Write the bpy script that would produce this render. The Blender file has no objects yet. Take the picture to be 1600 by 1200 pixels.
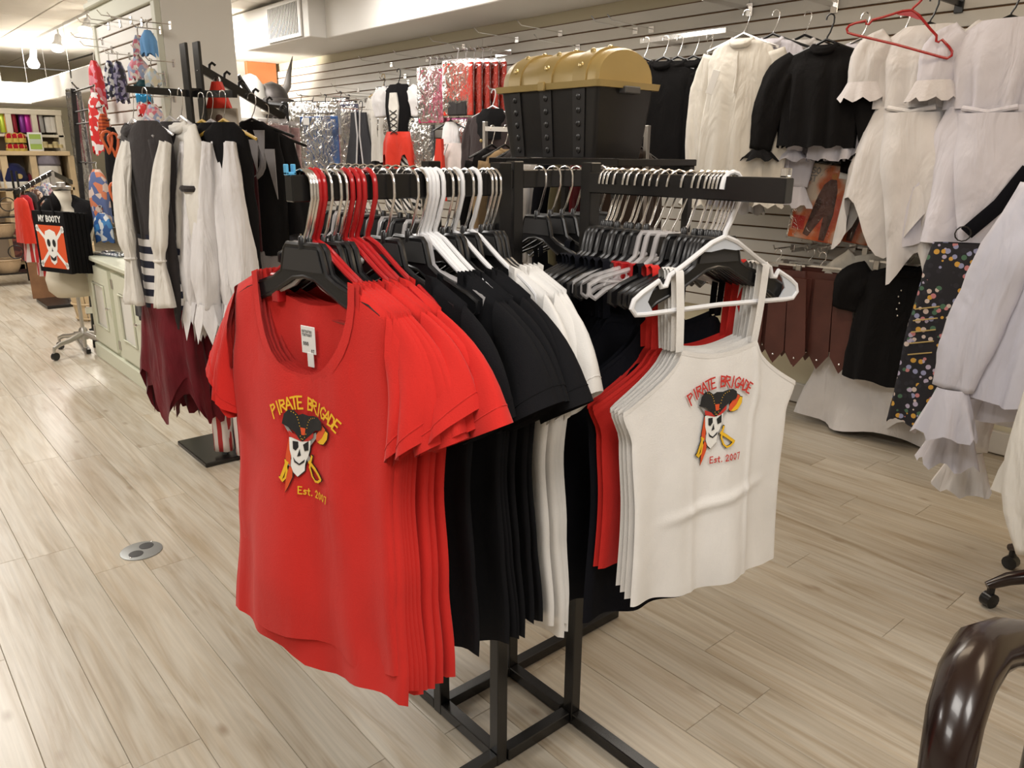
import bpy, bmesh, math, random
from mathutils import Vector, Matrix, noise
PI = math.pi
RND = random.Random(7)
scene = bpy.context.scene
COL = scene.collection

# ------------------------------------------------------------------ camera
F = 1208.93                     # focal length in pixels of the 1600 px wide frame
CAMH = 1.41
RM = Matrix(((0.7577752, 0.17906332, -0.62746559),
             (-0.65245831, 0.22068443, -0.72498037),
             (0.00865449, 0.95876729, 0.28406054)))
cam_data = bpy.data.cameras.new('camera')
cam_data.sensor_width = 36.0
cam_data.lens = F / 1600.0 * 36.0
cam_data.clip_start = 0.02
cam = bpy.data.objects.new('camera', cam_data)
cam.matrix_world = Matrix.Translation((0, 0, CAMH)) @ RM.to_4x4()
COL.objects.link(cam)
scene.camera = cam

# ------------------------------------------------------------------ world, lights, exposure
scene.view_settings.view_transform = 'Standard'
scene.view_settings.look = 'None'
scene.view_settings.gamma = 1.0
scene.view_settings.use_curve_mapping = False
scene.view_settings.exposure = 0.12
world = bpy.data.worlds.new('world'); scene.world = world
world.use_nodes = True
world.node_tree.nodes['Background'].inputs[0].default_value = (1.0, 0.93, 0.84, 1)
world.node_tree.nodes['Background'].inputs[1].default_value = 0.25
CEIL = 2.78
cy_ = scene.cycles
cy_.max_bounces = 6; cy_.diffuse_bounces = 3; cy_.glossy_bounces = 3; cy_.transmission_bounces = 3; cy_.transparent_max_bounces = 8
cy_.adaptive_threshold = 0.03
cy_.caustics_reflective = False; cy_.caustics_refractive = False
def area_lamp(name, loc, sx, sy, power, col=(1.0, 0.93, 0.84)):
    d = bpy.data.lights.new(name, 'AREA'); d.shape = 'RECTANGLE'; d.size = sx; d.size_y = sy
    d.energy = power; d.color = col
    o = bpy.data.objects.new(name, d); o.location = loc; COL.objects.link(o)
    return o
# unseen ceiling area lights without fixtures, placed and tinted to balance floor and wall
NEU, WARM = (1.0, 0.96, 0.91), (1.0, 0.80, 0.58)
for x, y, p, c in ((-1.2, 0.4, 26, NEU), (0.3, 0.2, 26, NEU), (1.0, -1.6, 30, NEU), (-0.6, 3.4, 48, NEU), (2.6, 1.6, 11, WARM), (3.3, 3.0, 20, (1.0, 0.93, 0.84)),
                   (0.2, 6.0, 46, NEU), (3.1, 5.2, 26, NEU), (2.8, 7.6, 36, NEU), (0.4, 9.2, 52, NEU), (2.2, 12.2, 70, NEU), (2.6, -0.8, 16, WARM)):
    area_lamp('unseen_ceiling_lamp', (x, y, CEIL - 0.05), 0.6, 1.2, p, c)

# ------------------------------------------------------------------ helpers
def ray(px, py):
    return RM @ Vector((px - 800.0, 600.0 - py, -F))
def P(px, py, X=None, Y=None, Z=None):
    r = ray(px, py)
    if X is not None: t = X / r.x
    elif Y is not None: t = Y / r.y
    else: t = (Z - CAMH) / r.z
    return Vector((r.x * t, r.y * t, CAMH + r.z * t))

class MB:
    """collects vertices and faces of ONE mesh"""
    def __init__(s): s.v = []; s.f = []
    def add(s, vs, fs):
        o = len(s.v); s.v += [tuple(x) for x in vs]; s.f += [tuple(i + o for i in f) for f in fs]; return s
    def box(s, x0, x1, y0, y1, z0, z1):
        return s.add([(x0, y0, z0), (x1, y0, z0), (x1, y1, z0), (x0, y1, z0), (x0, y0, z1), (x1, y0, z1), (x1, y1, z1), (x0, y1, z1)],
                     [(3, 2, 1, 0), (4, 5, 6, 7), (0, 1, 5, 4), (1, 2, 6, 5), (2, 3, 7, 6), (3, 0, 4, 7)])
    def cbox(s, c, sx, sy, sz):
        return s.box(c[0]-sx/2, c[0]+sx/2, c[1]-sy/2, c[1]+sy/2, c[2]-sz/2, c[2]+sz/2)
    def rbox(s, x0, x1, y0, y1, z0, z1, b=0.003):
        bm = bmesh.new(); m = MB().box(x0, x1, y0, y1, z0, z1)
        vs = [bm.verts.new(v) for v in m.v]; [bm.faces.new([vs[i] for i in f]) for f in m.f]
        bmesh.ops.bevel(bm, geom=bm.edges[:], offset=b, segments=1, affect='EDGES', profile=0.5)
        bm.verts.ensure_lookup_table(); bm.verts.index_update()
        s.add([v.co[:] for v in bm.verts], [[v.index for v in f.verts] for f in bm.faces]); bm.free(); return s
    def bar(s, a, b, w, h, up=(0, 0, 1)):
        a = Vector(a); b = Vector(b); d = (b - a).normalized(); u = Vector(up)
        if abs(d.dot(u)) > 0.99: u = Vector((1, 0, 0))
        sx = d.cross(u).normalized() * (w / 2); sz = sx.cross(d).normalized() * (h / 2)
        vs = [p + i * sx + j * sz for p in (a, b) for i, j in ((-1, -1), (1, -1), (1, 1), (-1, 1))]
        return s.add(vs, [(0, 1, 2, 3), (7, 6, 5, 4), (0, 4, 5, 1), (1, 5, 6, 2), (2, 6, 7, 3), (3, 7, 4, 0)])
    def tube(s, pts, r, n=8, closed=False, cap=True, flat=1.0):
        pts = [Vector(p) for p in pts]; m = len(pts); rs = r if isinstance(r, (list, tuple)) else [r] * m
        rings = []; prev = None
        for i, p in enumerate(pts):
            if closed: t = pts[(i + 1) % m] - pts[i - 1]
            else: t = pts[min(i + 1, m - 1)] - pts[max(i - 1, 0)]
            t = t.normalized() if t.length > 1e-9 else Vector((0, 0, 1))
            if prev is None:
                u = Vector((0, 1, 0)) if abs(t.y) < 0.9 else Vector((1, 0, 0))
            else: u = prev
            u = (u - t * u.dot(t)).normalized(); w = t.cross(u); prev = u
            rings.append([p + (u * math.cos(2*PI*k/n) * flat + w * math.sin(2*PI*k/n)) * rs[i] for k in range(n)])
        vs = [v for ring in rings for v in ring]; fs = []
        for i in range(m if closed else m - 1):
            j = (i + 1) % m
            for k in range(n): fs.append((i*n+k, j*n+k, j*n+(k+1) % n, i*n+(k+1) % n)[::-1])
        if cap and not closed: fs += [tuple(range(n)), tuple((m-1)*n + k for k in range(n))[::-1]]
        return s.add(vs, fs)
    def rings(s, rings, cap0=False, cap1=False):
        n = len(rings[0]); vs = [v for r in rings for v in r]; fs = []
        for i in range(len(rings) - 1):
            for k in range(n): fs.append((i*n+k, i*n+(k+1) % n, (i+1)*n+(k+1) % n, (i+1)*n+k))
        if cap0: fs.append(tuple(range(n))[::-1])
        if cap1: fs.append(tuple((len(rings)-1)*n + k for k in range(n)))
        return s.add(vs, fs)
    def lathe(s, prof, n=20, c=(0, 0, 0), cap0=True, cap1=True):
        return s.rings([[(c[0] + r*math.cos(2*PI*k/n), c[1] + r*math.sin(2*PI*k/n), c[2] + z) for k in range(n)] for r, z in prof], cap0, cap1)
    def prism(s, poly, d0, d1, axis='y'):
        """2D outline (u,z) extruded along y (or (x,y) outline along z)"""
        n = len(poly)
        if axis == 'y': vs = [(u, d0, z) for u, z in poly] + [(u, d1, z) for u, z in poly]
        elif axis == 'x': vs = [(d0, u, z) for u, z in poly] + [(d1, u, z) for u, z in poly]
        else: vs = [(u, z, d0) for u, z in poly] + [(u, z, d1) for u, z in poly]
        fs = [tuple(range(n)), tuple(range(2*n-1, n-1, -1))] + [(i, n+i, n+(i+1) % n, (i+1) % n) for i in range(n)]
        return s.add(vs, fs)
    def grid(s, fn, nu, nv, closed_u=False):
        vs = [fn(i / nu, j / nv) for i in range(nu if closed_u else nu + 1) for j in range(nv + 1)]
        m = nu if closed_u else nu + 1; fs = []
        for i in range(nu):
            a = i; b = (i + 1) % m
            for j in range(nv): fs.append((a*(nv+1)+j, b*(nv+1)+j, b*(nv+1)+j+1, a*(nv+1)+j+1))
        return s.add(vs, fs)
    def ball(s, c, r, n=10, sz=1.0):
        return s.lathe([(max(r*math.sin(PI*i/6), 1e-4), -r*sz*math.cos(PI*i/6)) for i in range(7)], n, c)
    def data(s, name, mat, smooth=True, merge=0):
        me = bpy.data.meshes.new(name); me.from_pydata(s.v, [], s.f)
        if merge:
            bm = bmesh.new(); bm.from_mesh(me); bmesh.ops.remove_doubles(bm, verts=bm.verts, dist=merge)
            bmesh.ops.recalc_face_normals(bm, faces=bm.faces); bm.to_mesh(me); bm.free()
        me.update()
        if smooth:
            me.polygons.foreach_set('use_smooth', [True] * len(me.polygons))
            if smooth != 'all':
                try: me.set_sharp_from_angle(angle=math.radians(40))
                except Exception: pass
        if mat: me.materials.append(mat)
        return me
    def build(s, name, mat, parent=None, smooth=True, merge=0):
        return put(name, s.data(name, mat, smooth, merge), parent)
def put(name, me, parent=None, loc=None, rot=None, scale=None):
    o = bpy.data.objects.new(name, me); COL.objects.link(o)
    if parent: o.parent = parent
    if loc: o.location = loc
    if rot: o.rotation_euler = rot
    if scale: o.scale = scale
    return o
def tag(o, label=None, cat=None, group=None, kind=None):
    if label: o['label'] = label
    if cat: o['category'] = cat
    if group: o['group'] = group
    if kind: o['kind'] = kind
    return o
def thing(name, label, cat, loc=(0, 0, 0), rz=0.0, group=None):
    o = bpy.data.objects.new(name, None); o.empty_display_size = 0.05; COL.objects.link(o)
    o.location = loc; o.rotation_euler = (0, 0, rz)
    return tag(o, label, cat, group)
def clone(root, label=None, loc=None, rz=None, group=None):
    r = root.copy(); COL.objects.link(r)
    if loc is not None: r.location = loc
    if rz is not None: r.rotation_euler = (0, 0, rz)
    if label: r['label'] = label
    if group: r['group'] = group
    for ch in root.children:
        c = ch.copy(); COL.objects.link(c); c.parent = r
        for g in ch.children:
            d = g.copy(); COL.objects.link(d); d.parent = c
    return r
ORD = ['front', 'second', 'third', 'fourth', 'fifth', 'sixth', 'seventh', 'eighth', 'ninth', 'tenth', 'eleventh', 'twelfth', 'thirteenth', 'fourteenth', 'fifteenth', 'sixteenth', 'seventeenth', 'eighteenth']

# ------------------------------------------------------------------ materials
MATS = {}
def mat(name, col, rough=0.6, metal=0.0, spec=0.5, var=0.0, vscale=8.0, bump=0.0, bscale=300.0, trans=0.0, emit=None, estr=0.0, alpha=1.0, sheen=0.0, coat=0.0):
    if name in MATS: return MATS[name]
    m = bpy.data.materials.new(name); m.use_nodes = True; nt = m.node_tree; b = nt.nodes['Principled BSDF']
    b.inputs['Base Color'].default_value = (*col, 1); b.inputs['Roughness'].default_value = rough
    b.inputs['Metallic'].default_value = metal; b.inputs['Specular IOR Level'].default_value = spec
    b.inputs['Transmission Weight'].default_value = trans; b.inputs['Alpha'].default_value = alpha
    b.inputs['Sheen Weight'].default_value = sheen; b.inputs['Coat Weight'].default_value = coat
    if emit: b.inputs['Emission Color'].default_value = (*emit, 1); b.inputs['Emission Strength'].default_value = estr
    if var or bump:
        tc = nt.nodes.new('ShaderNodeTexCoord')
    if var:
        n = nt.nodes.new('ShaderNodeTexNoise'); n.inputs['Scale'].default_value = vscale; n.inputs['Detail'].default_value = 4
        nt.links.new(tc.outputs['Object'], n.inputs['Vector'])
        r = nt.nodes.new('ShaderNodeMapRange'); r.inputs[1].default_value = 0.3; r.inputs[2].default_value = 0.7
        r.inputs[3].default_value = 1 - var; r.inputs[4].default_value = 1 + var
        nt.links.new(n.outputs['Fac'], r.inputs[0])
        mx = nt.nodes.new('ShaderNodeVectorMath'); mx.operation = 'SCALE'; mx.inputs[0].default_value = col
        nt.links.new(r.outputs[0], mx.inputs['Scale']); nt.links.new(mx.outputs[0], b.inputs['Base Color'])
    if bump:
        n2 = nt.nodes.new('ShaderNodeTexNoise'); n2.inputs['Scale'].default_value = bscale; n2.inputs['Detail'].default_value = 2
        nt.links.new(tc.outputs['Object'], n2.inputs['Vector'])
        bp = nt.nodes.new('ShaderNodeBump'); bp.inputs['Strength'].default_value = bump; bp.inputs['Distance'].default_value = 0.002
        nt.links.new(n2.outputs['Fac'], bp.inputs['Height']); nt.links.new(bp.outputs[0], b.inputs['Normal'])
    MATS[name] = m; return m
def fabric(name, col, var=0.06, rough=0.92, bscale=420.0, bump=0.25, sheen=0.1, crease=0.5, cs=11.0):
    """woven cloth: fine weave plus soft vertical creases"""
    key = 'fabric_' + name
    if key in MATS: return MATS[key]
    m = mat(key, col, rough, 0, 0.2, var, 6.0, bump, bscale, sheen=sheen)
    nt = m.node_tree; b = nt.nodes['Principled BSDF']; fine = [n for n in nt.nodes if n.type == 'BUMP'][0]; tc = [n for n in nt.nodes if n.type == 'TEX_COORD'][0]
    mp = nt.nodes.new('ShaderNodeMapping'); mp.inputs['Scale'].default_value = (cs, cs, cs * 0.38); mp.inputs['Rotation'].default_value = (0, 0.18, 0); nt.links.new(tc.outputs['Object'], mp.inputs[0])
    n = nt.nodes.new('ShaderNodeTexNoise'); n.inputs['Scale'].default_value = 1.0; n.inputs['Detail'].default_value = 3.5; n.inputs['Distortion'].default_value = 0.6; nt.links.new(mp.outputs[0], n.inputs['Vector'])
    bp = nt.nodes.new('ShaderNodeBump'); bp.inputs['Strength'].default_value = crease; bp.inputs['Distance'].default_value = 0.03
    nt.links.new(n.outputs['Fac'], bp.inputs['Height']); nt.links.new(fine.outputs[0], bp.inputs['Normal']); nt.links.new(bp.outputs[0], b.inputs['Normal'])
    return m
def stripes(name, c1, c2, period, duty=0.5, axis=2, rough=0.9, slant=0.0):
    key = 'stripes_' + name
    if key in MATS: return MATS[key]
    m = bpy.data.materials.new(key); m.use_nodes = True; nt = m.node_tree; b = nt.nodes['Principled BSDF']; b.inputs['Roughness'].default_value = rough
    tc = nt.nodes.new('ShaderNodeTexCoord'); sp = nt.nodes.new('ShaderNodeSeparateXYZ'); nt.links.new(tc.outputs['Object'], sp.inputs[0])
    sl = nt.nodes.new('ShaderNodeMath'); sl.operation = 'MULTIPLY_ADD'; sl.inputs[1].default_value = slant
    nt.links.new(sp.outputs[0], sl.inputs[0]); nt.links.new(sp.outputs[axis], sl.inputs[2])
    d = nt.nodes.new('ShaderNodeMath'); d.operation = 'DIVIDE'; d.inputs[1].default_value = period; nt.links.new(sl.outputs[0], d.inputs[0])
    f = nt.nodes.new('ShaderNodeMath'); f.operation = 'FRACT'; nt.links.new(d.outputs[0], f.inputs[0])
    g = nt.nodes.new('ShaderNodeMath'); g.operation = 'GREATER_THAN'; g.inputs[1].default_value = duty; nt.links.new(f.outputs[0], g.inputs[0])
    mx = nt.nodes.new('ShaderNodeMix'); mx.data_type = 'RGBA'; mx.inputs[6].default_value = (*c1, 1); mx.inputs[7].default_value = (*c2, 1)
    nt.links.new(g.outputs[0], mx.inputs[0]); nt.links.new(mx.outputs[2], b.inputs['Base Color'])
    MATS[key] = m; return m
def blotch(name, cols, scale, rough=0.8, base=None):
    """voronoi cells each in one of several colours: printed floral or glitter cloth"""
    key = 'blotch_' + name
    if key in MATS: return MATS[key]
    m = bpy.data.materials.new(key); m.use_nodes = True; nt = m.node_tree; b = nt.nodes['Principled BSDF']; b.inputs['Roughness'].default_value = rough
    tc = nt.nodes.new('ShaderNodeTexCoord'); v = nt.nodes.new('ShaderNodeTexVoronoi'); v.inputs['Scale'].default_value = scale
    nt.links.new(tc.outputs['Object'], v.inputs['Vector'])
    sp = nt.nodes.new('ShaderNodeSeparateColor'); nt.links.new(v.outputs['Color'], sp.inputs[0])
    cr = nt.nodes.new('ShaderNodeValToRGB'); cr.color_ramp.interpolation = 'CONSTANT'
    e = cr.color_ramp.elements; e[0].color = (*cols[0], 1); e[0].position = 0; e[1].color = (*cols[1], 1); e[1].position = 1 / len(cols)
    for i, c in enumerate(cols[2:]): k = e.new((i + 2) / len(cols)); k.color = (*c, 1)
    nt.links.new(sp.outputs[0], cr.inputs[0]); out = cr.outputs[0]
    if base:
        g = nt.nodes.new('ShaderNodeMath'); g.operation = 'GREATER_THAN'; g.inputs[1].default_value = 0.42; nt.links.new(v.outputs['Distance'], g.inputs[0])
        mx = nt.nodes.new('ShaderNodeMix'); mx.data_type = 'RGBA'; mx.inputs[7].default_value = (*base, 1)
        nt.links.new(g.outputs[0], mx.inputs[0]); nt.links.new(out, mx.inputs[6]); out = mx.outputs[2]
    nt.links.new(out, b.inputs['Base Color']); MATS[key] = m; return m

M_RED = fabric('red_jersey', (0.62, 0.026, 0.02), crease=0.22, cs=7.0)
M_BLACKT = fabric('black_jersey', (0.0065, 0.0065, 0.008), sheen=0.0, crease=0.22, cs=7.0)
M_NAVYT = fabric('navy_black_jersey', (0.0035, 0.004, 0.0075), sheen=0.0, crease=0.22, cs=7.0)
M_WHITET = fabric('white_jersey', (0.80, 0.78, 0.75), crease=0.22, cs=7.0)
M_WHITE = fabric('white_cotton', (0.76, 0.735, 0.73), bump=0.15, crease=0.95, cs=9.0)
M_CREAM = fabric('cream_cotton', (0.76, 0.725, 0.66), bump=0.2, crease=0.9, cs=9.0)
M_LILAC = fabric('cool_white_satin', (0.71, 0.695, 0.77), rough=0.6, bump=0.1, crease=0.95, cs=9.0)
M_BLACKF = fabric('black_cloth', (0.006, 0.0055, 0.006), sheen=0.0, bump=0.4, bscale=150)
M_GREYF = fabric('grey_cloth', (0.28, 0.26, 0.26))
M_CHAR = fabric('charcoal_cloth', (0.04, 0.035, 0.035), bump=0.5, bscale=120)
M_WINE = fabric('wine_velvet', (0.12, 0.006, 0.012), var=0.3, rough=0.7, sheen=0.12)
M_REDSAT = fabric('red_satin', (0.66, 0.04, 0.02), rough=0.5)
M_BROWNL = mat('brown_leather', (0.10, 0.032, 0.024), 0.42, var=0.25, vscale=5, bump=0.2, bscale=90)
M_RUST = mat('black_tube_steel', (0.009, 0.0085, 0.0085), 0.27, 0.0, 0.5, var=0.35, vscale=9, bump=0.06, bscale=40)
M_BLKPL = mat('black_plastic', (0.010, 0.010, 0.011), 0.28, 0, 0.5)
M_BLKMAT = mat('black_matte_plastic', (0.035, 0.034, 0.034), 0.55, 0, 0.4)
M_REDPL = mat('red_plastic', (0.42, 0.016, 0.018), 0.2)
M_WHTPL = mat('white_plastic', (0.82, 0.82, 0.83), 0.3)
M_WHTWEB = mat('pale_blue_plastic', (0.60, 0.64, 0.70), 0.35)
M_CLRPL = mat('clear_plastic', (0.80, 0.77, 0.77), 0.06, alpha=0.42, spec=1.0)
M_CHROME = mat('chrome', (0.86, 0.85, 0.84), 0.2, 1.0)
M_STEEL = mat('brushed_steel', (0.55, 0.53, 0.5), 0.35, 1.0)
def bag_material():
    m = bpy.data.materials.new('clear_poly_bag'); m.use_nodes = True; nt = m.node_tree; N = nt.nodes.new; Lk = nt.links.new
    out = nt.nodes['Material Output']; nt.nodes.remove(nt.nodes['Principled BSDF'])
    tr = N('ShaderNodeBsdfTransparent'); tr.inputs[0].default_value = (0.97, 0.97, 0.97, 1); gl = N('ShaderNodeBsdfGlossy'); gl.inputs['Roughness'].default_value = 0.12
    tc = N('ShaderNodeTexCoord'); no = N('ShaderNodeTexNoise'); no.inputs['Scale'].default_value = 16; no.inputs['Detail'].default_value = 3; no.inputs['Distortion'].default_value = 1.5; Lk(tc.outputs['Object'], no.inputs['Vector'])
    bp = N('ShaderNodeBump'); bp.inputs['Strength'].default_value = 0.5; bp.inputs['Distance'].default_value = 0.02; Lk(no.outputs['Fac'], bp.inputs['Height']); Lk(bp.outputs[0], gl.inputs['Normal'])
    fr = N('ShaderNodeFresnel'); fr.inputs[0].default_value = 1.5; Lk(bp.outputs[0], fr.inputs['Normal'])
    ma = N('ShaderNodeMath'); ma.operation = 'MULTIPLY_ADD'; ma.inputs[1].default_value = 1.1; ma.inputs[2].default_value = 0.015; ma.use_clamp = True; Lk(fr.outputs[0], ma.inputs[0])
    mx = N('ShaderNodeMixShader'); Lk(ma.outputs[0], mx.inputs[0]); Lk(tr.outputs[0], mx.inputs[1]); Lk(gl.outputs[0], mx.inputs[2]); Lk(mx.outputs[0], out.inputs[0])
    return m
M_BAG = bag_material()
M_WALL = mat('white_wall_paint', (0.80, 0.78, 0.73), 0.7, var=0.02, vscale=2)
M_CREAMW = mat('cream_wall_paint', (0.70, 0.64, 0.47), 0.7)
M_SLAT = mat('white_slat_board', (0.80, 0.775, 0.72), 0.45, var=0.02, vscale=3)
M_GROOVE = mat('brown_groove_board', (0.22, 0.12, 0.06), 0.8)
M_DUCT = mat('white_duct_paint', (0.80, 0.775, 0.73), 0.7)
M_CEIL = mat('ceiling_tile', (0.80, 0.75, 0.68), 0.9, bump=0.4, bscale=120, var=0.02)
M_GRID = mat('ceiling_grid', (0.55, 0.52, 0.48), 0.6)
M_WOODL = mat('light_wood', (0.62, 0.47, 0.28), 0.5, var=0.12, vscale=6)
M_WOODO = mat('orange_wood', (0.42, 0.15, 0.05), 0.5, var=0.2, vscale=4)
M_DKWOOD = mat('dark_polished_wood', (0.018, 0.008, 0.006), 0.24, var=0.4, vscale=3, coat=0.25)
M_MINT = mat('pale_mint_paint', (0.71, 0.72, 0.58), 0.45)
M_GOLD = mat('gold_plastic', (0.47, 0.35, 0.14), 0.36, 0.12, var=0.04)
M_PAPER = mat('white_paper', (0.82, 0.81, 0.79), 0.8)
M_INK = mat('black_ink', (0.012, 0.012, 0.013), 0.7)
M_YEL = mat('yellow_ink', (0.85, 0.50, 0.02), 0.7)
M_REDINK = mat('red_ink', (0.55, 0.03, 0.02), 0.7)
M_ORINK = mat('orange_red_ink', (0.72, 0.09, 0.02), 0.7)
M_BONE = mat('bone_white_ink', (0.85, 0.84, 0.80), 0.7)
M_GREYINK = mat('grey_ink', (0.35, 0.34, 0.33), 0.7)

def plank_material():
    m = bpy.data.materials.new('whitewashed_pine'); m.use_nodes = True; nt = m.node_tree; N = nt.nodes.new; L = nt.links.new
    b = nt.nodes['Principled BSDF']; b.inputs['Roughness'].default_value = 0.3; b.inputs['Specular IOR Level'].default_value = 0.5
    tc = N('ShaderNodeTexCoord'); oi = N('ShaderNodeObjectInfo')
    off = N('ShaderNodeVectorMath'); off.operation = 'SCALE'; off.inputs[0].default_value = (37.0, 91.0, 13.0); L(oi.outputs['Random'], off.inputs['Scale'])
    ad = N('ShaderNodeVectorMath'); ad.operation = 'ADD'; L(tc.outputs['Object'], ad.inputs[0]); L(off.outputs[0], ad.inputs[1])
    mp = N('ShaderNodeMapping'); mp.inputs['Scale'].default_value = (20, 1.5, 1); L(ad.outputs[0], mp.inputs[0])
    n1 = N('ShaderNodeTexNoise'); n1.inputs['Scale'].default_value = 1.0; n1.inputs['Detail'].default_value = 5; n1.inputs['Distortion'].default_value = 1.6; L(mp.outputs[0], n1.inputs['Vector'])
    mp2 = N('ShaderNodeMapping'); mp2.inputs['Scale'].default_value = (110, 3.0, 1); L(ad.outputs[0], mp2.inputs[0])
    n2 = N('ShaderNodeTexNoise'); n2.inputs['Scale'].default_value = 1.0; n2.inputs['Detail'].default_value = 3; L(mp2.outputs[0], n2.inputs['Vector'])
    cr = N('ShaderNodeValToRGB'); e = cr.color_ramp.elements
    e[0].position = 0.30; e[0].color = (0.40, 0.325, 0.23, 1); e[1].position = 0.62; e[1].color = (0.55, 0.495, 0.405, 1)
    k = e.new(0.42); k.color = (0.47, 0.40, 0.305, 1); k = e.new(0.52); k.color = (0.51, 0.448, 0.355, 1)
    L(n1.outputs['Fac'], cr.inputs[0])
    mr = N('ShaderNodeMapRange'); mr.inputs[1].default_value = 0.25; mr.inputs[2].default_value = 0.7; mr.inputs[3].default_value = 0.86; mr.inputs[4].default_value = 1.06; L(n2.outputs['Fac'], mr.inputs[0])
    ml = N('ShaderNodeVectorMath'); ml.operation = 'SCALE'; L(cr.outputs[0], ml.inputs[0]); L(mr.outputs[0], ml.inputs['Scale'])
    # knots
    mk = N('ShaderNodeMapping'); mk.inputs['Scale'].default_value = (7.5, 3.6, 1); L(ad.outputs[0], mk.inputs[0])
    vo = N('ShaderNodeTexVoronoi'); vo.inputs['Scale'].default_value = 1.0; L(mk.outputs[0], vo.inputs['Vector'])
    kr = N('ShaderNodeMapRange'); kr.inputs[1].default_value = 0.03; kr.inputs[2].default_value = 0.13; kr.inputs[3].default_value = 0.7; kr.inputs[4].default_value = 0.0; L(vo.outputs['Distance'], kr.inputs[0])
    mx = N('ShaderNodeMix'); mx.data_type = 'RGBA'; mx.inputs[7].default_value = (0.27, 0.19, 0.12, 1); L(kr.outputs[0], mx.inputs[0]); L(ml.outputs[0], mx.inputs[6])
    rr = N('ShaderNodeMapRange'); rr.inputs[3].default_value = 0.90; rr.inputs[4].default_value = 1.06; L(oi.outputs['Random'], rr.inputs[0])
    fin = N('ShaderNodeVectorMath'); fin.operation = 'SCALE'; L(mx.outputs[2], fin.inputs[0]); L(rr.outputs[0], fin.inputs['Scale'])
    L(fin.outputs[0], b.inputs['Base Color'])
    bp = N('ShaderNodeBump'); bp.inputs['Strength'].default_value = 0.12; bp.inputs['Distance'].default_value = 0.002; L(n2.outputs['Fac'], bp.inputs['Height']); L(bp.outputs[0], b.inputs['Normal'])
    return m
M_PLANK = plank_material()
# ------------------------------------------------------------------ the room
WX = 4.19                       # right slat wall
def struct(name, mb, m, smooth=False):
    return tag(mb.build(name, m, smooth=smooth), kind='structure')
FX0, FX1, FY0, FY1 = -4.0, WX + 0.05, -4.0, 16.5
floor = struct('floor', MB().box(FX0, FX1, FY0, FY1, -0.06, -0.008), mat('floor_under_boards', (0.42, 0.35, 0.26), 0.6))
PW, PL = 0.1585, 1.29
pm = MB(); c = 0.0012
pm.add([(0.0004, 0.0004, -0.008), (PW-0.0004, 0.0004, -0.008), (PW-0.0004, PL-0.0004, -0.008), (0.0004, PL-0.0004, -0.008),
        (0.0004, 0.0004, -c), (PW-0.0004, 0.0004, -c), (PW-0.0004, PL-0.0004, -c), (0.0004, PL-0.0004, -c),
        (0.0004+c, 0.0004+c, 0), (PW-0.0004-c, 0.0004+c, 0), (PW-0.0004-c, PL-0.0004-c, 0), (0.0004+c, PL-0.0004-c, 0)],
       [(0, 1, 5, 4), (1, 2, 6, 5), (2, 3, 7, 6), (3, 0, 4, 7), (4, 5, 9, 8), (5, 6, 10, 9), (6, 7, 11, 10), (7, 4, 8, 11), (8, 9, 10, 11)])
plank_me = pm.data('plank', M_PLANK, smooth=False)
KNOWN = {2: 1.72, 1: 1.75, 0: 2.4, 3: 2.75, 10: 0.9, 11: 1.12, 9: 0.95}
nplank = 0
for k in range(-2, 26):
    x = 0.151 + (k - 1) * PW
    if x + PW > WX: continue
    ymax = min(8.2 * (x + PW) + 1.9, 14.5); ymin = max(0.24 * x - 0.1, 0.3)
    y = KNOWN.get(k, RND.uniform(0, PL))
    while y > ymin: y -= PL
    while y < ymax:
        if y + PL > ymin and nplank < 300:
            put('plank', plank_me, floor, loc=(x, y, 0)); nplank += 1
        y += PL
struct('wall_left', MB().box(FX0 - 0.1, FX0, FY0, FY1, 0, CEIL), M_WALL)
struct('wall_back', MB().box(FX0, FX1, FY0 - 0.1, FY0, 0, CEIL), M_WALL)
struct('wall_far', MB().box(FX0, FX1, FY1, FY1 + 0.1, 0, CEIL), M_CREAMW)
wr = struct('wall_right', MB().box(WX + 0.03, WX + 0.13, FY0, FY1, 0, CEIL), M_CREAMW)
MB().box(WX + 0.014, WX + 0.03, 0.2, 10.0, 0.5, 2.31).build('groove_board', M_GROOVE, wr, smooth=False)
SLH, SLP = 0.0668, 0.0762
sm = MB().rbox(0, 0.016, 0, 2.438, 0, SLH, 0.0015).data('slat', M_SLAT, smooth=False)
for pnl in range(4):
    y0 = 0.36 + 2.44 * pnl
    for k in range(24):
        z = 2.306 - SLP * (k + 1) + 0.005
        put('slat', sm, wr, loc=(WX, y0, z))
struct('baseboard_right', MB().rbox(WX - 0.002, WX + 0.03, 0.0, 10.2, 0, 0.115, 0.004), mat('baseboard_paint', (0.62, 0.58, 0.52), 0.5))
ceil = struct('ceiling', MB().box(FX0, FX1, FY0, FY1, CEIL + 0.02, CEIL + 0.1), M_GRID)
tm = MB().rbox(0.006, 0.604, 0.006, 1.214, -0.004, 0.02, 0.004).data('ceiling_tile', M_CEIL, smooth=False)
for i in range(-6, 7):
    for j in range(-3, 13):
        put('ceiling_tile', tm, ceil, loc=(i * 0.61 + 0.2, j * 1.22 + 0.4, CEIL))
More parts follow.
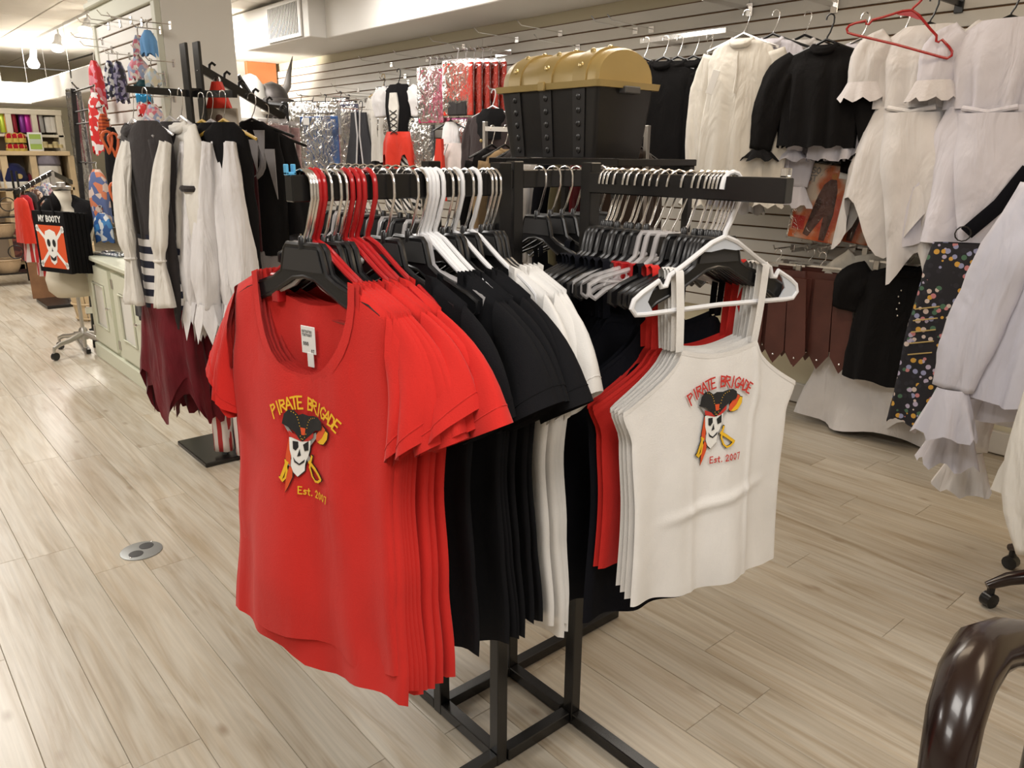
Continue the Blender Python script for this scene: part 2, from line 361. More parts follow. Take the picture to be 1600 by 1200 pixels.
# suspended duct box over the right wall, with a grille where it steps out
SZ = 2.39
duct = tag(MB().rbox(3.62, WX + 0.02, -1.0, 6.75, SZ, 2.74, 0.006).build('trim_1', M_DUCT, smooth=False), kind='structure')
MB().rbox(3.46, WX + 0.02, 6.75, 11.8, SZ, 2.74, 0.006).build('duct_box', M_DUCT, duct, smooth=False)
gr = thing('air_grille', 'white slotted air grille on the end of the ceiling duct', 'air vent', (3.455, 7.22, 2.565))
MB().box(-0.004, 0.004, -0.33, 0.33, -0.15, 0.15).build('backing', mat('grille_dark', (0.10, 0.095, 0.09), 0.7), gr, smooth=False)
fr = MB()
fr.box(-0.016, 0, -0.35, 0.35, 0.13, 0.16).box(-0.016, 0, -0.35, 0.35, -0.16, -0.13).box(-0.016, 0, -0.35, -0.31, -0.13, 0.13).box(-0.016, 0, 0.31, 0.35, -0.13, 0.13)
fr.build('frame', M_DUCT, gr, smooth=False)
fm = MB().box(-0.010, -0.004, -0.005, 0.005, -0.13, 0.13).data('fin', M_DUCT, smooth=False)
for i in range(20): put('fin', fm, gr, loc=(-0.002, -0.295 + i * 0.031, 0))
# far suspended duct run
c1 = P(50, 163, Y=12.6)
d2 = tag(MB().rbox(c1.x - 6.0, c1.x, 12.6, 13.4, c1.z, c1.z + 0.27, 0.01).build('trim_2', M_DUCT, smooth=False), kind='structure')
MB().rbox(c1.x, c1.x + 0.9, 8.6, 13.4, c1.z + 0.01, c1.z + 0.27, 0.01).build('duct_side_run', M_DUCT, d2, smooth=False)
for i, y in enumerate((9.2, 10.4, 11.6, 12.8)):
    MB().box(c1.x + 0.02, c1.x + 0.023, y, y + 0.004, c1.z + 0.25, CEIL).build('hanger_strap', M_STEEL, d2, smooth=False)
# pier clad with slat boards
PX0, PX1, PY0, PY1 = 1.53, 1.95, 4.73, 6.0
pier = tag(MB().rbox(PX0 + 0.02, PX1, PY0, PY1, 0, CEIL, 0.004).build('wall_pier', mat('pier_paint', (0.78, 0.75, 0.69), 0.6), smooth=False), kind='structure')
MB().box(PX0 + 0.012, PX0 + 0.02, PY0 + 0.05, PY1 - 0.02, 0.74, 2.2).build('groove_board', M_GROOVE, pier, smooth=False)
sm2 = MB().rbox(0, 0.014, 0, PY1 - PY0 - 0.1, 0, SLH, 0.0015).data('slat', M_SLAT, smooth=False)
for k in range(19): put('slat', sm2, pier, loc=(PX0, PY0 + 0.06, 2.19 - SLP * (k + 1)))
pt = mat('pale_green_trim', (0.66, 0.66, 0.55), 0.5)
MB().rbox(PX0 - 0.012, PX0 + 0.02, PY0, PY0 + 0.06, 0.0, CEIL, 0.003).build('corner_trim', pt, pier, smooth=False)
MB().rbox(PX0 - 0.012, PX0 + 0.02, PY1 - 0.04, PY1 + 0.02, 0.0, CEIL, 0.003).build('corner_trim', pt, pier, smooth=False)
MB().rbox(PX0 - 0.015, PX0 + 0.02, PY0, PY1 + 0.02, 2.19, CEIL, 0.003).build('fascia', pt, pier, smooth=False)
MB().rbox(PX0 - 0.045, PX0, PY0, PY1 + 0.02, 2.29, 2.325, 0.006).build('ledge', pt, pier, smooth=False)
# ------------------------------------------------------------------ the main four-arm rack
RA = dict(A=(0.990, 1.182), B=(0.990, 1.415), C=(1.227, 1.170), D=(1.227, 1.415))
BT, BB = 1.377, 1.335
T = 0.031
rack = thing('clothing_rack', 'black square-tube four-arm clothing rack crowded with t-shirts and tank tops', 'rack', (1.108, 1.296, 0))
def rk(x, y): return (x - 1.108, y - 1.296)
for k, (x, y) in RA.items():
    a, b = rk(x, y)
    MB().rbox(a - T/2, a + T/2, b - T/2, b + T/2, 0.0, 1.396, 0.002).build('post', M_RUST, rack, smooth=False)
def rail(x0, x1, y0, y1, z0, z1, name='base_rail'):
    a, b = rk(x0, y0); c_, d = rk(x1, y1)
    return MB().rbox(a, c_, b, d, z0, z1, 0.002).build(name, M_RUST, rack, smooth=False)
h = T / 2
rail(0.990 + h, 1.227 - h, 1.176 - h, 1.176 + h, 0.002, 0.033); rail(0.990 + h, 1.227 - h, 1.415 - h, 1.415 + h, 0.002, 0.033)
rail(0.990 - h, 0.990 + h, 1.182 + h, 1.415 - h, 0.002, 0.033); rail(1.227 - h, 1.227 + h, 1.182 + h, 1.415 - h, 0.002, 0.033)
# feet that run out under each arm
rail(0.56, 0.990 - h, 1.182 - h, 1.182 + h, 0.002, 0.033, 'foot'); rail(1.227 - h, 1.227 + h, 0.72, 1.170 - h, 0.002, 0.033, 'foot')
rail(0.990 - h, 0.990 + h, 1.415 + h, 1.86, 0.002, 0.033, 'foot'); rail(1.227 + h, 1.67, 1.415 - h, 1.415 + h, 0.002, 0.033, 'foot')
rail(0.553, 0.990 - h, 1.168, 1.194, BB, BT, 'arm'); rail(1.205, 1.231, 0.705, 1.170 - h, BB, BT, 'arm')
rail(0.977, 1.003, 1.415 + h, 1.86, BB, BT, 'arm'); rail(1.227 + h, 1.67, 1.402, 1.428, BB, BT, 'arm')
rail(0.990 + h, 1.227 - h, 1.402, 1.428, BB, BT, 'cross_rail')
rail(0.990 - 0.012, 0.990 + 0.012, 1.182 + h, 1.415 - h, 0.62, 0.64, 'cross_rail')
# chrome end clip on the right arm and blue plastic clip on the left arm
for (x, y, col, nm) in ((1.218, 0.712, M_CHROME, 'end_clip'), (0.558, 1.181, mat('blue_clip', (0.12, 0.45, 0.75), 0.3, emit=None), 'end_clip')):
    a, b = rk(x, y)
    MB().rbox(a - 0.008, a - 0.004, b - 0.004, b + 0.008, BT, BT + 0.016, 0.001).rbox(a + 0.004, a + 0.008, b - 0.004, b + 0.008, BT, BT + 0.016, 0.001).rbox(a - 0.008, a + 0.008, b - 0.004, b + 0.008, BT - 0.001, BT + 0.004, 0.001).build(nm, col, rack, smooth=False)

# ------------------------------------------------------------------ hangers (origin: top of the bar, hanger in the local xz plane)
def hookpath(zs, r=0.023, side=1, dx=0.007):
    p = [(0, zs), (0, zs + 0.012), (0.008, zs + 0.03), (r, -0.038), (r, -0.016)]
    p += [(r * math.cos(a * PI / 12), -0.016 + (r - 0.001) * math.sin(a * PI / 12)) for a in range(2, 13, 2)]
    p += [(-r - 0.001, -0.024)]
    return [(side * (x + dx * min(1.0, max(0.0, (z - zs) / 0.05))), 0, z) for x, z in p]
def arm_outline(w=0.172, ztip=-0.207, zneck=-0.112, th=0.030, head=0.044, zhb=-0.158):
    up = [(-head*0.85, zneck), (head*0.85, zneck), (head, zneck - 0.008), (head*1.25, zhb), (head*1.7, zhb - 0.012), (w*0.62, -0.181), (w*0.86, ztip + 0.012), (w, ztip)]
    lo = [(w, ztip - 0.018), (w*0.93, ztip - 0.026), (w*0.8, ztip - 0.010), (w*0.5, -0.198), (head*1.1, zhb - 0.020), (head*0.6, zhb - 0.008), (0, zhb - 0.004)]
    lo2 = [(-x, z) for x, z in lo[::-1]][1:]; up2 = [(-x, z) for x, z in up[::-1] if x > head * 0.86]
    return up + lo + lo2 + up2
def hanger_black():
    t = thing('garment_hanger', 'x', 'hanger')
    o = arm_outline()
    MB().prism(o, -0.0035, 0.0035).build('body', M_BLKPL, t, smooth=False)
    MB().tube([(x, 0, z) for x, z in o], 0.0048, 6, closed=True).build('rim', M_BLKPL, t)
    MB().prism([(-0.038, -0.118), (0.038, -0.118), (0.048, -0.154), (-0.048, -0.154)], -0.0058, 0.0058).build('size_plate', M_BLKMAT, t, smooth=False)
    MB().tube(hookpath(-0.118), 0.0025, 8).build('hook', M_CHROME, t)
    MB().lathe([(0.0075, -0.118), (0.0065, -0.10), (0.004, -0.097)], 10).build('hook_socket', M_BLKPL, t)
    return t
def hanger_clear():
    t = thing('garment_hanger', 'x', 'hanger')
    o = arm_outline(0.170, -0.203, -0.112, head=0.032)
    MB().tube([(x, 0, z) for x, z in o], 0.0052, 6, closed=True).build('frame', M_CLRPL, t)
    w = MB()
    for s in (-1, 1):
        w.tube([(s*0.03, 0, -0.15), (s*0.1, 0, -0.2), (s*0.15, 0, -0.197)], 0.003, 6).tube([(s*0.06, 0, -0.172), (s*0.07, 0, -0.192)], 0.003, 6).tube([(s*0.13, 0, -0.19), (s*0.14, 0, -0.205)], 0.003, 6)
        w.tube([(s*(0.1 + 0.008*math.cos(a)), 0, -0.189 + 0.008*math.sin(a)) for a in [i*PI/4 for i in range(8)]], 0.0022, 6, closed=True)
    w.build('brace', M_CLRPL, t)
    MB().rbox(-0.088, -0.070, -0.009, 0.009, -0.215, -0.165, 0.002).build('size_tag', M_REDPL, t, smooth=False)
    MB().tube(hookpath(-0.114), 0.0025, 8).build('hook', M_CHROME, t)
    return t
def hanger_tube(m, web=None):
    t = thing('garment_hanger', 'x', 'hanger')
    top = [(0, -0.107), (0.03, -0.117), (0.09, -0.153), (0.122, -0.170), (0.129, -0.188), (0.139, -0.189), (0.145, -0.178), (0.18, -0.196), (0.197, -0.208), (0.202, -0.222), (0.192, -0.234), (0.17, -0.235)]
    loop = top + [(0, -0.232)] + [(-x, z) for x, z in top[::-1]][:-1]
    MB().tube([(x, 0, z) for x, z in loop], 0.0048, 8, closed=True).build('frame', m, t)
    MB().tube(hookpath(-0.110, 0.0225), 0.0047, 8).build('hook', m, t)
    wb = web or m
    MB().prism([(0, -0.109), (0.05, -0.132), (0.03, -0.133), (0, -0.129), (-0.03, -0.133), (-0.05, -0.132)], -0.0015, 0.0015).build('neck_web', wb, t, smooth=False)
    if web:
        for s in (-1, 1):
            MB().prism([(s*x, z) for x, z in ((0.145, -0.179), (0.18, -0.197), (0.197, -0.209), (0.200, -0.222), (0.191, -0.232), (0.155, -0.232), (0.168, -0.213), (0.158, -0.193))], -0.0015, 0.0015).build('corner_web', wb, t, smooth=False)
    return t
PROTO = {'black': hanger_black(), 'clear': hanger_clear(), 'red': hanger_tube(M_REDPL), 'white': hanger_tube(M_WHTPL, M_WHTWEB)}
PUSED = set()
HDESC = {'black': 'black plastic hanger with steel hook', 'clear': 'clear plastic hanger with steel hook', 'red': 'glossy red tubular hanger', 'white': 'white tubular hanger'}
def place_hanger(kind, label, loc, rz, group, flip=1):
    if kind not in PUSED:
        PUSED.add(kind); o = PROTO[kind]; o.location = loc; o.rotation_euler = (0, 0, rz); tag(o, label, 'hanger', group)
    else: o = clone(PROTO[kind], label, loc, rz, group)
    return o

# ------------------------------------------------------------------ garments (same frame as the hangers; -y is the front)
def cloth(mb, half_w, top_f, top_b, z_hem, thick, fold, ss, nv=22, hem_wave=None):
    """a flattened tube of cloth from hem to top edge: front and back sheets that meet at the sides"""
    for sg in (-1, 1):
        top = top_f if sg < 0 else top_b
        def fn(i, j):
            s = ss[int(round(i * (len(ss) - 1)))]
            zb = z_hem + (hem_wave(s, sg) if hem_wave else 0); zt = top(s); z = zb + (zt - zb) * j
            w = half_w(z); e = math.sqrt(max(0.0, 1 - s * s))
            return (s * w, fold(s, z) + sg * thick(s, z) * e, z)
        mb.grid(fn, len(ss) - 1, nv)
    return mb
def surf_front(half_w, thick, fold):
    def q(u, z, eps=0.0015):
        w = half_w(z); s = max(-0.999, min(0.999, u / w)); return (u, fold(s, z) - thick(s, z) * math.sqrt(1 - s * s) - eps, z)
    return q
def lerp(a, b, t): return a + (b - a) * max(0.0, min(1.0, t))
def table(pts):
    def g(z):
        if z <= pts[0][0]: return pts[0][1]
        for (z0, v0), (z1, v1) in zip(pts, pts[1:]):
            if z <= z1:
                t = (z - z0) / (z1 - z0); t = t * t * (3 - 2 * t) if z1 - z0 > 1e-6 else 0
                return v0 + (v1 - v0) * t
        return pts[-1][1]
    return g

def tshirt(label, loc, rz, m, seed, group=None, lean=0.0, hem=-0.80, printed=False, wide=1.0, th0=0.013, droop=1.0, name='t_shirt', foldamp=1.0, swing=0.0, nz=-0.159, out=0.052, dz=0.135, fseed=0):
    r = random.Random(seed)
    t = thing(name, label, 't-shirt', loc, rz, group)
    sn = 0.112; zn = nz
    W = table([(-0.82, 0.236*wide), (-0.66, 0.222*wide), (-0.50, 0.205*wide), (-0.37, 0.212*wide), (-0.33, 0.208*wide), (-0.28, 0.195*wide), (-0.20, 0.192*wide), (-0.15, 0.192*wide)])
    swn = sn / 0.192
    sh = lambda s: zn - 0.040 * max(0, (abs(s) - swn)) / (1 - swn)
    def tf(s): return sh(s) if abs(s) >= swn else zn - 0.165 * math.sqrt(max(0, 1 - (s / swn) ** 2)) ** 0.85
    def tb(s): return sh(s) if abs(s) >= swn else zn - 0.052 * math.sqrt(max(0, 1 - (s / swn) ** 2)) ** 0.85
    rf = random.Random(fseed + 51); ph = [rf.uniform(0, 6.28) for _ in range(4)]; k1 = rf.uniform(5, 7); k2 = rf.uniform(10, 13); pv = r.uniform(0, 6.28)
    def fold(s, z):
        d = max(0, -z - 0.30) / 0.5; d = min(d, 1.2)
        return -lean * max(0, -z - 0.18) + swing * s * d + foldamp * d * (0.010 * math.sin(k1 * s * 0.8 + ph[0]) + 0.006 * math.sin(k2 * s + ph[1] + z * 2) + 0.006 * d * d * s * math.sin(2 * s + pv) + 0.007 * noise.noise(Vector((s * 2.6, z * 5.0, fseed * 3.1))))
    def thick(s, z):
        d = max(0, -z - 0.22) / 0.5
        k = 1.0
        if abs(s) > swn: k = min(1.0, max(0.0, (sh(s) - z) / 0.05)) ** 0.5
        return (th0 + 0.016 * min(d, 1)) * k * (1 + 0.25 * math.sin(9 * s + ph[2]))
    nin = 14; ss = [-1 + (1 - swn) * i / 7 for i in range(7)] + [swn * math.sin(-PI/2 + PI * i / nin) for i in range(nin + 1)] + [swn + (1 - swn) * (i + 1) / 7 for i in range(7)]
    hw = lambda s, sg: 0.009 * math.sin(6 * s + pv) + 0.018 * (abs(s) ** 2)
    body = cloth(MB(), W, tf, tb, hem, thick, fold, ss, 30, hw).build('body', m, t, smooth='all', merge=1e-5)
    q = surf_front(W, thick, fold)
    # neckband
    nb = MB()
    for sg, top, zdip in ((-1, tf, 0), (1, tb, 0)):
        pts = []
        for i in range(21):
            s = swn * math.sin(-PI/2 + PI * i / 20)
            u = s * W(top(s)); z = top(s)
            pts.append((u, fold(s, z) + sg * (thick(s * 0.98, z) * math.sqrt(max(0, 1 - s*s)) + 0.0008), z, s))
        def nbf(i, j, pts=pts):
            u, y, z, s = pts[int(round(i * 20))]; a = math.asin(max(-1, min(1, s / swn)))
            return (u + 0.016 * j * math.sin(a) * 0.9, y, z - 0.019 * j * (0.25 + 0.75 * math.cos(a)))
        nb.grid(nbf, 20, 2)
    nb.build('neckband', m, t, smooth='all')
    # sleeves: flat tubes that droop from the shoulder end
    for sd in (-1, 1):
        mb = MB(); ws = W(-0.20); n = 18
        za, zb = sh(1) - 0.002, -0.352
        o1 = out + r.uniform(-0.012, 0.02); dz1 = -dz * droop + r.uniform(-0.015, 0.02); o2 = -0.035 + 0.3 * out + r.uniform(-0.01, 0.01); dz2 = -dz * 0.5
        tw = r.uniform(-0.02, 0.02); om = 0.016 + r.uniform(0, 0.018)
        rings = []
        for j in range(9):
            l = j / 8; ring = []
            ua = lerp(ws * 0.97, ws + o1, l) + 0.016 * math.sin(PI * l); zaa = za + dz1 * l + 0.018 * math.sin(PI * l)
            ub = lerp(W(zb) * 0.99, ws + o2 + 0.02, l); zbb = zb + dz2 * l
            thk = lerp(th0, om, l)
            for k in range(n):
                a = 2 * PI * k / n; cc = 0.5 - 0.5 * math.cos(a)
                u = lerp(ua, ub, cc); z = lerp(zaa, zbb, cc)
                y = thk * math.sin(a) * (1 + 0.3 * math.sin(3 * a + ph[0])) + tw * l + fold(0.95, max(z, -0.36)) + l * l * 0.015 * math.sin(2 * a + pv)
                ring.append((sd * u, y, z))
            rings.append(ring)
        mb.rings(rings)
        sl = mb.build('sleeve', m, t, smooth='all')
        MB().tube([(p[0], p[1], p[2]) for p in rings[7]], 0.0012, 4, closed=True).build('hem_stitch', m, sl)
    # hem seam line
    return t, q, body
# ------------------------------------------------------------------ printed artwork laid on cloth
GLY = {'P': [[(0, -.15), (0.1, 1)], [(0.05, .95), (.55, .9), (.6, .65), (.1, .45)]], 'I': [[(.33, -.1), (.37, 1)]],
       'R': [[(0, 0), (.08, 1)], [(.05, .95), (.55, .88), (.55, .6), (.1, .5)], [(.2, .5), (.68, -.08)]],
       'A': [[(0, 0), (.35, 1), (.7, 0)], [(.12, .38), (.58, .38)]], 'T': [[(0, .95), (.7, 1)], [(.36, .97), (.36, 0)]],
       'E': [[(.1, 0), (.1, 1)], [(.1, 1), (.6, 1)], [(.1, .52), (.5, .52)], [(.1, 0), (.62, .02)]],
       'B': [[(.08, 0), (.08, 1)], [(.08, 1), (.55, .9), (.5, .62), (.1, .54), (.62, .4), (.58, .08), (.08, 0)]],
       'G': [[(.65, .85), (.4, 1), (.1, .75), (.05, .35), (.3, 0), (.62, .12), (.65, .4), (.4, .42)]],
       'D': [[(.08, 0), (.08, 1)], [(.08, 1), (.5, .88), (.66, .5), (.5, .1), (.08, 0)]],
       's': [[(.5, .55), (.25, .62), (.12, .45), (.45, .25), (.35, .05), (.08, .06)]], 't': [[(.28, .9), (.26, .1), (.42, .0)], [(.08, .6), (.48, .64)]],
       '.': [[(.15, 0), (.22, .1)]], '2': [[(.05, .75), (.25, 1), (.5, .85), (.45, .55), (.05, 0), (.6, .02)]],
       '0': [[(.3, 1), (.08, .7), (.08, .3), (.3, 0), (.52, .3), (.52, .7), (.3, 1)]], '7': [[(.05, .95), (.55, 1), (.25, -.05)]],
       'M': [[(0, 0), (.05, 1), (.35, .3), (.65, 1), (.7, 0)]], 'Y': [[(0, 1), (.35, .5), (.7, 1)], [(.35, .5), (.35, 0)]],
       'O': [[(.35, 1), (.05, .7), (.05, .3), (.35, 0), (.65, .3), (.65, .7), (.35, 1)]], 'N': [[(.05, 0), (.05, 1), (.6, 0), (.6, 1)]],
       'S': [[(.6, .85), (.35, 1), (.1, .8), (.15, .58), (.55, .42), (.6, .2), (.35, 0), (.05, .15)]], 'H': [[(.05, 0), (.05, 1)], [(.6, 0), (.6, 1)], [(.05, .5), (.6, .5)]]}
def strokes(pls, w):
    """polylines to flat ribbon polygons"""
    out = []
    for pl in pls:
        for (x0, y0), (x1, y1) in zip(pl, pl[1:]):
            dx, dy = x1 - x0, y1 - y0; l = math.hypot(dx, dy) or 1e-6; ex, ey = dx / l * w * .35, dy / l * w * .35; nx, ny = -dy / l * w / 2, dx / l * w / 2
            out.append([(x0 - ex + nx, y0 - ey + ny), (x1 + ex + nx, y1 + ey + ny), (x1 + ex - nx, y1 + ey - ny), (x0 - ex - nx, y0 - ey - ny)])
    return out
def arc_text(txt, cx, cy, rad, size, span, mid=PI/2, w=0.16):
    out = []; n = len(txt)
    for i, ch in enumerate(txt):
        if ch == ' ': continue
        a = mid + span * (0.5 - i / (n - 1))
        for poly in strokes(GLY[ch], w):
            q = []
            for x, y in poly:
                px, py = (x - .35) * size * .95, y * size
                ca, sa = math.cos(a - PI/2), math.sin(a - PI/2)
                q.append((cx + px * ca - (rad + py) * sa, cy + px * sa + (rad + py) * ca))
            out.append(q)
    return out
def line_text(txt, x, y, size, adv=.78, w=.15, slope=0.0):
    out = []
    for ch in txt:
        if ch != ' ':
            for poly in strokes(GLY[ch], w): out.append([(x + a * size, y + b * size + (a * size) * slope) for a, b in poly])
        k = (.45 if ch in '. ' else .6 if ch in 'st' else adv) * size; x += k; y += k * slope
    return out
def inkpart(name, polys, m, parent, mapf, eps, cell=0.012):
    """flat polygons cut into small cells and laid on the cloth surface"""
    bm = bmesh.new(); us = []; zs = []
    for poly in polys:
        try: bm.faces.new([bm.verts.new((u, 0, z)) for u, z in poly])
        except Exception: continue
        us += [p[0] for p in poly]; zs += [p[1] for p in poly]
    bmesh.ops.triangulate(bm, faces=bm.faces[:])
    if cell:
        u = math.floor(min(us) / cell) * cell
        while u < max(us):
            bmesh.ops.bisect_plane(bm, geom=bm.verts[:] + bm.edges[:] + bm.faces[:], plane_co=(u, 0, 0), plane_no=(1, 0, 0)); u += cell
        z = math.floor(min(zs) / cell) * cell
        while z < max(zs):
            bmesh.ops.bisect_plane(bm, geom=bm.verts[:] + bm.edges[:] + bm.faces[:], plane_co=(0, 0, z), plane_no=(0, 0, 1)); z += cell
    for v in bm.verts: v.co = mapf(v.co.x, v.co.z, eps)
    me = bpy.data.meshes.new(name); bm.to_mesh(me); bm.free(); me.materials.append(m)
    return put(name, me, parent)
def sk(pts):    # skull artwork drawn in a 900 x 1200 sheet, straightened, one unit = 300
    return [((x - 430) / 300.0, -(y + 0.2 * (x - 440) - 640) / 300.0) for x, y in pts]
def disc(cx, cy, r, n=8, ry=None): return [(cx + r * math.cos(2*PI*i/n), cy + (ry or r) * math.sin(2*PI*i/n)) for i in range(n)]
ART = dict(
    blade=[sk([(480, 480), (540, 440), (550, 480), (250, 860), (220, 850)]), sk([(165, 490), (195, 480), (470, 720), (440, 770)])],
    hair=[sk([(235, 600), (205, 780), (205, 820), (255, 850), (265, 620)]), sk([(250, 850), (210, 960), (200, 1120), (235, 1050), (275, 950), (275, 880)])],
    skull=[sk([(240, 590), (300, 575), (400, 560), (470, 545), (455, 640), (430, 715), (415, 740), (400, 790), (395, 850), (325, 930), (285, 900), (262, 850), (268, 765), (248, 705)])],
    band=[sk([(232, 530), (240, 580), (360, 590), (440, 560), (505, 500), (510, 450), (400, 540), (330, 550)])],
    hat=[sk([(162, 492), (180, 400), (225, 345), (285, 330), (335, 358), (380, 330), (455, 322), (520, 295), (585, 280), (635, 300), (645, 345), (628, 378), (540, 420), (470, 490), (380, 585), (345, 572), (300, 525), (235, 500)])],
    eye=[sk([(280, 610), (335, 600), (338, 650), (310, 690), (285, 680)]), sk([(385, 610), (447, 555), (445, 640), (400, 665)]), sk([(350, 660), (362, 720), (325, 740)]),
         sk([(285, 755), (300, 800), (345, 815), (395, 770), (402, 740), (345, 800), (310, 785)])],
    gold=[[sk(p) for p in strokes([[(450, 752), (520, 785), (612, 832)]], 34) + strokes([[(480, 682), (462, 740), (452, 800), (480, 870), (520, 898), (565, 880), (604, 846)]], 20)],
          [sk(p) for p in strokes([[(222, 830), (190, 920), (158, 1000)]], 30) + strokes([[(205, 815), (222, 900), (205, 980), (172, 1022), (138, 1000)]], 18)]],
    feather=[sk([(640, 330), (690, 345), (640, 440), (560, 520), (540, 500), (550, 450), (600, 390)])],
    plume=[sk([(690, 355), (725, 360), (715, 420), (660, 490), (600, 515), (565, 515), (640, 440)])],
    emblem=[sk([(358, 460), (415, 450), (408, 515), (372, 525)])])
STUD = [sk(disc(x, y, 5, 5)) for x, y in ((260, 350), (285, 352), (308, 362), (325, 380), (335, 400), (345, 425), (352, 450), (360, 540), (370, 560), (385, 560), (405, 535), (420, 500), (432, 440), (440, 410), (450, 380), (465, 355), (485, 335), (510, 320), (535, 308))]
def skull_print(parent, q, cx, cz, size, text_m):
    grp = lambda ps: [[(cx + a * size, cz + b * size) for a, b in p] for p in ps]
    base = 0.0036; i = 0
    def grow(ps, k=0.028):
        out = []
        for p in ps:
            mx = sum(a for a, b in p) / len(p); my = sum(b for a, b in p) / len(p)
            out.append([(mx + (a - mx) * (1 + k / max(0.12, math.hypot(a - mx, b - my))), my + (b - my) * (1 + k / max(0.12, math.hypot(a - mx, b - my)))) for a, b in p])
        return out
    pr = inkpart('print_lettering', grp(arc_text('PIRATE BRIGADE', 0.02, -1.0, 2.22, 0.36, 1.14)), text_m, parent, q, base + 0.001)
    inkpart('print_date', grp(line_text('Est. 2007', -0.36, -1.42, 0.22, w=.17)), text_m, pr, q, base + 0.001)
    def lay(name, ps, m, k): inkpart(name, grp(ps), m, pr, q, base + 0.0005 * k)
    lay('print_outline', grow(ART['skull'] + ART['gold'][0] + ART['gold'][1] + ART['plume'] + ART['feather'] + ART['hair'] + ART['blade']), M_INK, 0)
    lay('print_blade', ART['blade'], M_GREYINK, 1); lay('print_hair', ART['hair'], M_ORINK, 2); lay('print_plume', ART['plume'], M_YEL, 2)
    lay('print_feather', ART['feather'], M_ORINK, 2); lay('print_skull', ART['skull'], M_BONE, 3); lay('print_band', ART['band'], M_REDINK, 4)
    [lay('print_sword_guard', g_, M_YEL, 3) for g_ in ART['gold']]; lay('print_hat', ART['hat'], M_INK, 5); lay('print_eye', ART['eye'], M_INK, 5)
    lay('print_emblem', ART['emblem'], M_ORINK, 6); lay('print_stud', STUD, M_YEL, 6)

# ------------------------------------------------------------------ left arm: red, black and white t-shirts
LY = 1.181
L = [  # (hook pixel column, hanger, shirt)
    (473, 'black', 'red'), (478, 'clear', 'red'), (483, 'black', 'red'), (489, 'red', 'red'), (497, 'red', 'red'), (506, 'black', 'red'), (521, 'black', None), (530, 'black', 'red'),
    (541, 'red', 'red'), (551, 'red', None), (560, 'red', 'red'), (577, 'red', None), (604, 'black', 'black'), (642, 'black', None), (656, 'clear', 'black'), (662, 'white', 'black'),
    (669, 'white', 'black'), (675, 'white', None), (684, 'white', 'black'), (697, 'black', None), (706, 'black', 'black'), (714, 'white', 'black'), (729, 'black', None),
    (741, 'white', 'white'), (758, 'black', 'white'), (764, 'black', 'white'), (771, 'black', 'white')]
CM = {'red': M_RED, 'black': M_BLACKT, 'white': M_WHITET}
OUT = {'red': (0.025, 0.014), 'black': (0.12, 0.0), 'white': (0.07, 0.004)}
cnt = {}; hcnt = {}
for i, (px, hk, sc) in enumerate(L):
    x = P(px, 285, Y=LY).x; f = i / (len(L) - 1)
    yaw = math.radians(-76 - 10 * min(1, f * 1.3)); hyaw = yaw + math.radians((0 if sc else RND.uniform(-2, 2)) + (9 if px == 502 else 0))
    hcnt[hk] = hcnt.get(hk, 0) + 1
    ho = place_hanger(hk, '%s %s counted from the left arm front' % (ORD[hcnt[hk] - 1], HDESC[hk]), (x - 0.006, LY + 0.003, BT + 0.0015), hyaw, 'hangers on the left rack arm')
    if hk in ('red', 'white'): ho.scale = (0.88, 1, 1)
    if sc:
        n = cnt[sc] = cnt.get(sc, 0) + 1
        if sc == 'red' and n == 1: lab = 'foremost red t-shirt with yellow PIRATE BRIGADE lettering and skull print'
        else: lab = '%s %s short-sleeved t-shirt from the front on the left rack arm' % (ORD[n - 1], sc)
        front = (sc == 'red' and n == 1)
        t, q, body = tshirt(lab, (x - 0.006, LY + 0.003, BT), yaw, CM[sc], 100 + i, 't-shirts on the left rack arm', lean=(0.055 if front else 0.05 - 0.05 * f), hem=-0.82 if front else (-0.885 if sc == 'white' else -0.855) + RND.uniform(-0.02, 0.02),
                            foldamp=1.5 if front else 1.2, wide=1.0 if front else 1.05, out=OUT[sc][0] + OUT[sc][1] * n, dz=0.215 - 0.5 * (OUT[sc][0] + OUT[sc][1] * n), fseed={'red': 1, 'black': 2, 'white': 3}[sc])
        if front:
            skull_print(t, q, 0.018, -0.452, 0.058, M_YEL)
            back = lambda u, z, e=0.002: (u, 0.004 - e, z)
            tg = MB().rbox(-0.016, 0.018, -0.003, -0.001, -0.292, -0.245, 0.0005).build('price_tag', M_PAPER, t, smooth=False)
            MB().rbox(-0.003, 0.012, -0.0035, -0.0015, -0.315, -0.29, 0.0005).build('size_tag', M_PAPER, tg, smooth=False)
            inkpart('tag_lettering', line_text('SSTSSTSS', -0.013, -0.256, 0.004, w=.2) + line_text('TSSTSSST', -0.013, -0.262, 0.004, w=.2) + line_text('000', -0.011, -0.278, 0.006, w=.2) + line_text('07', 0.008, -0.289, 0.005, w=.2), M_INK, tg, lambda u, z, e: (u, -0.0034, z), 0, cell=0)

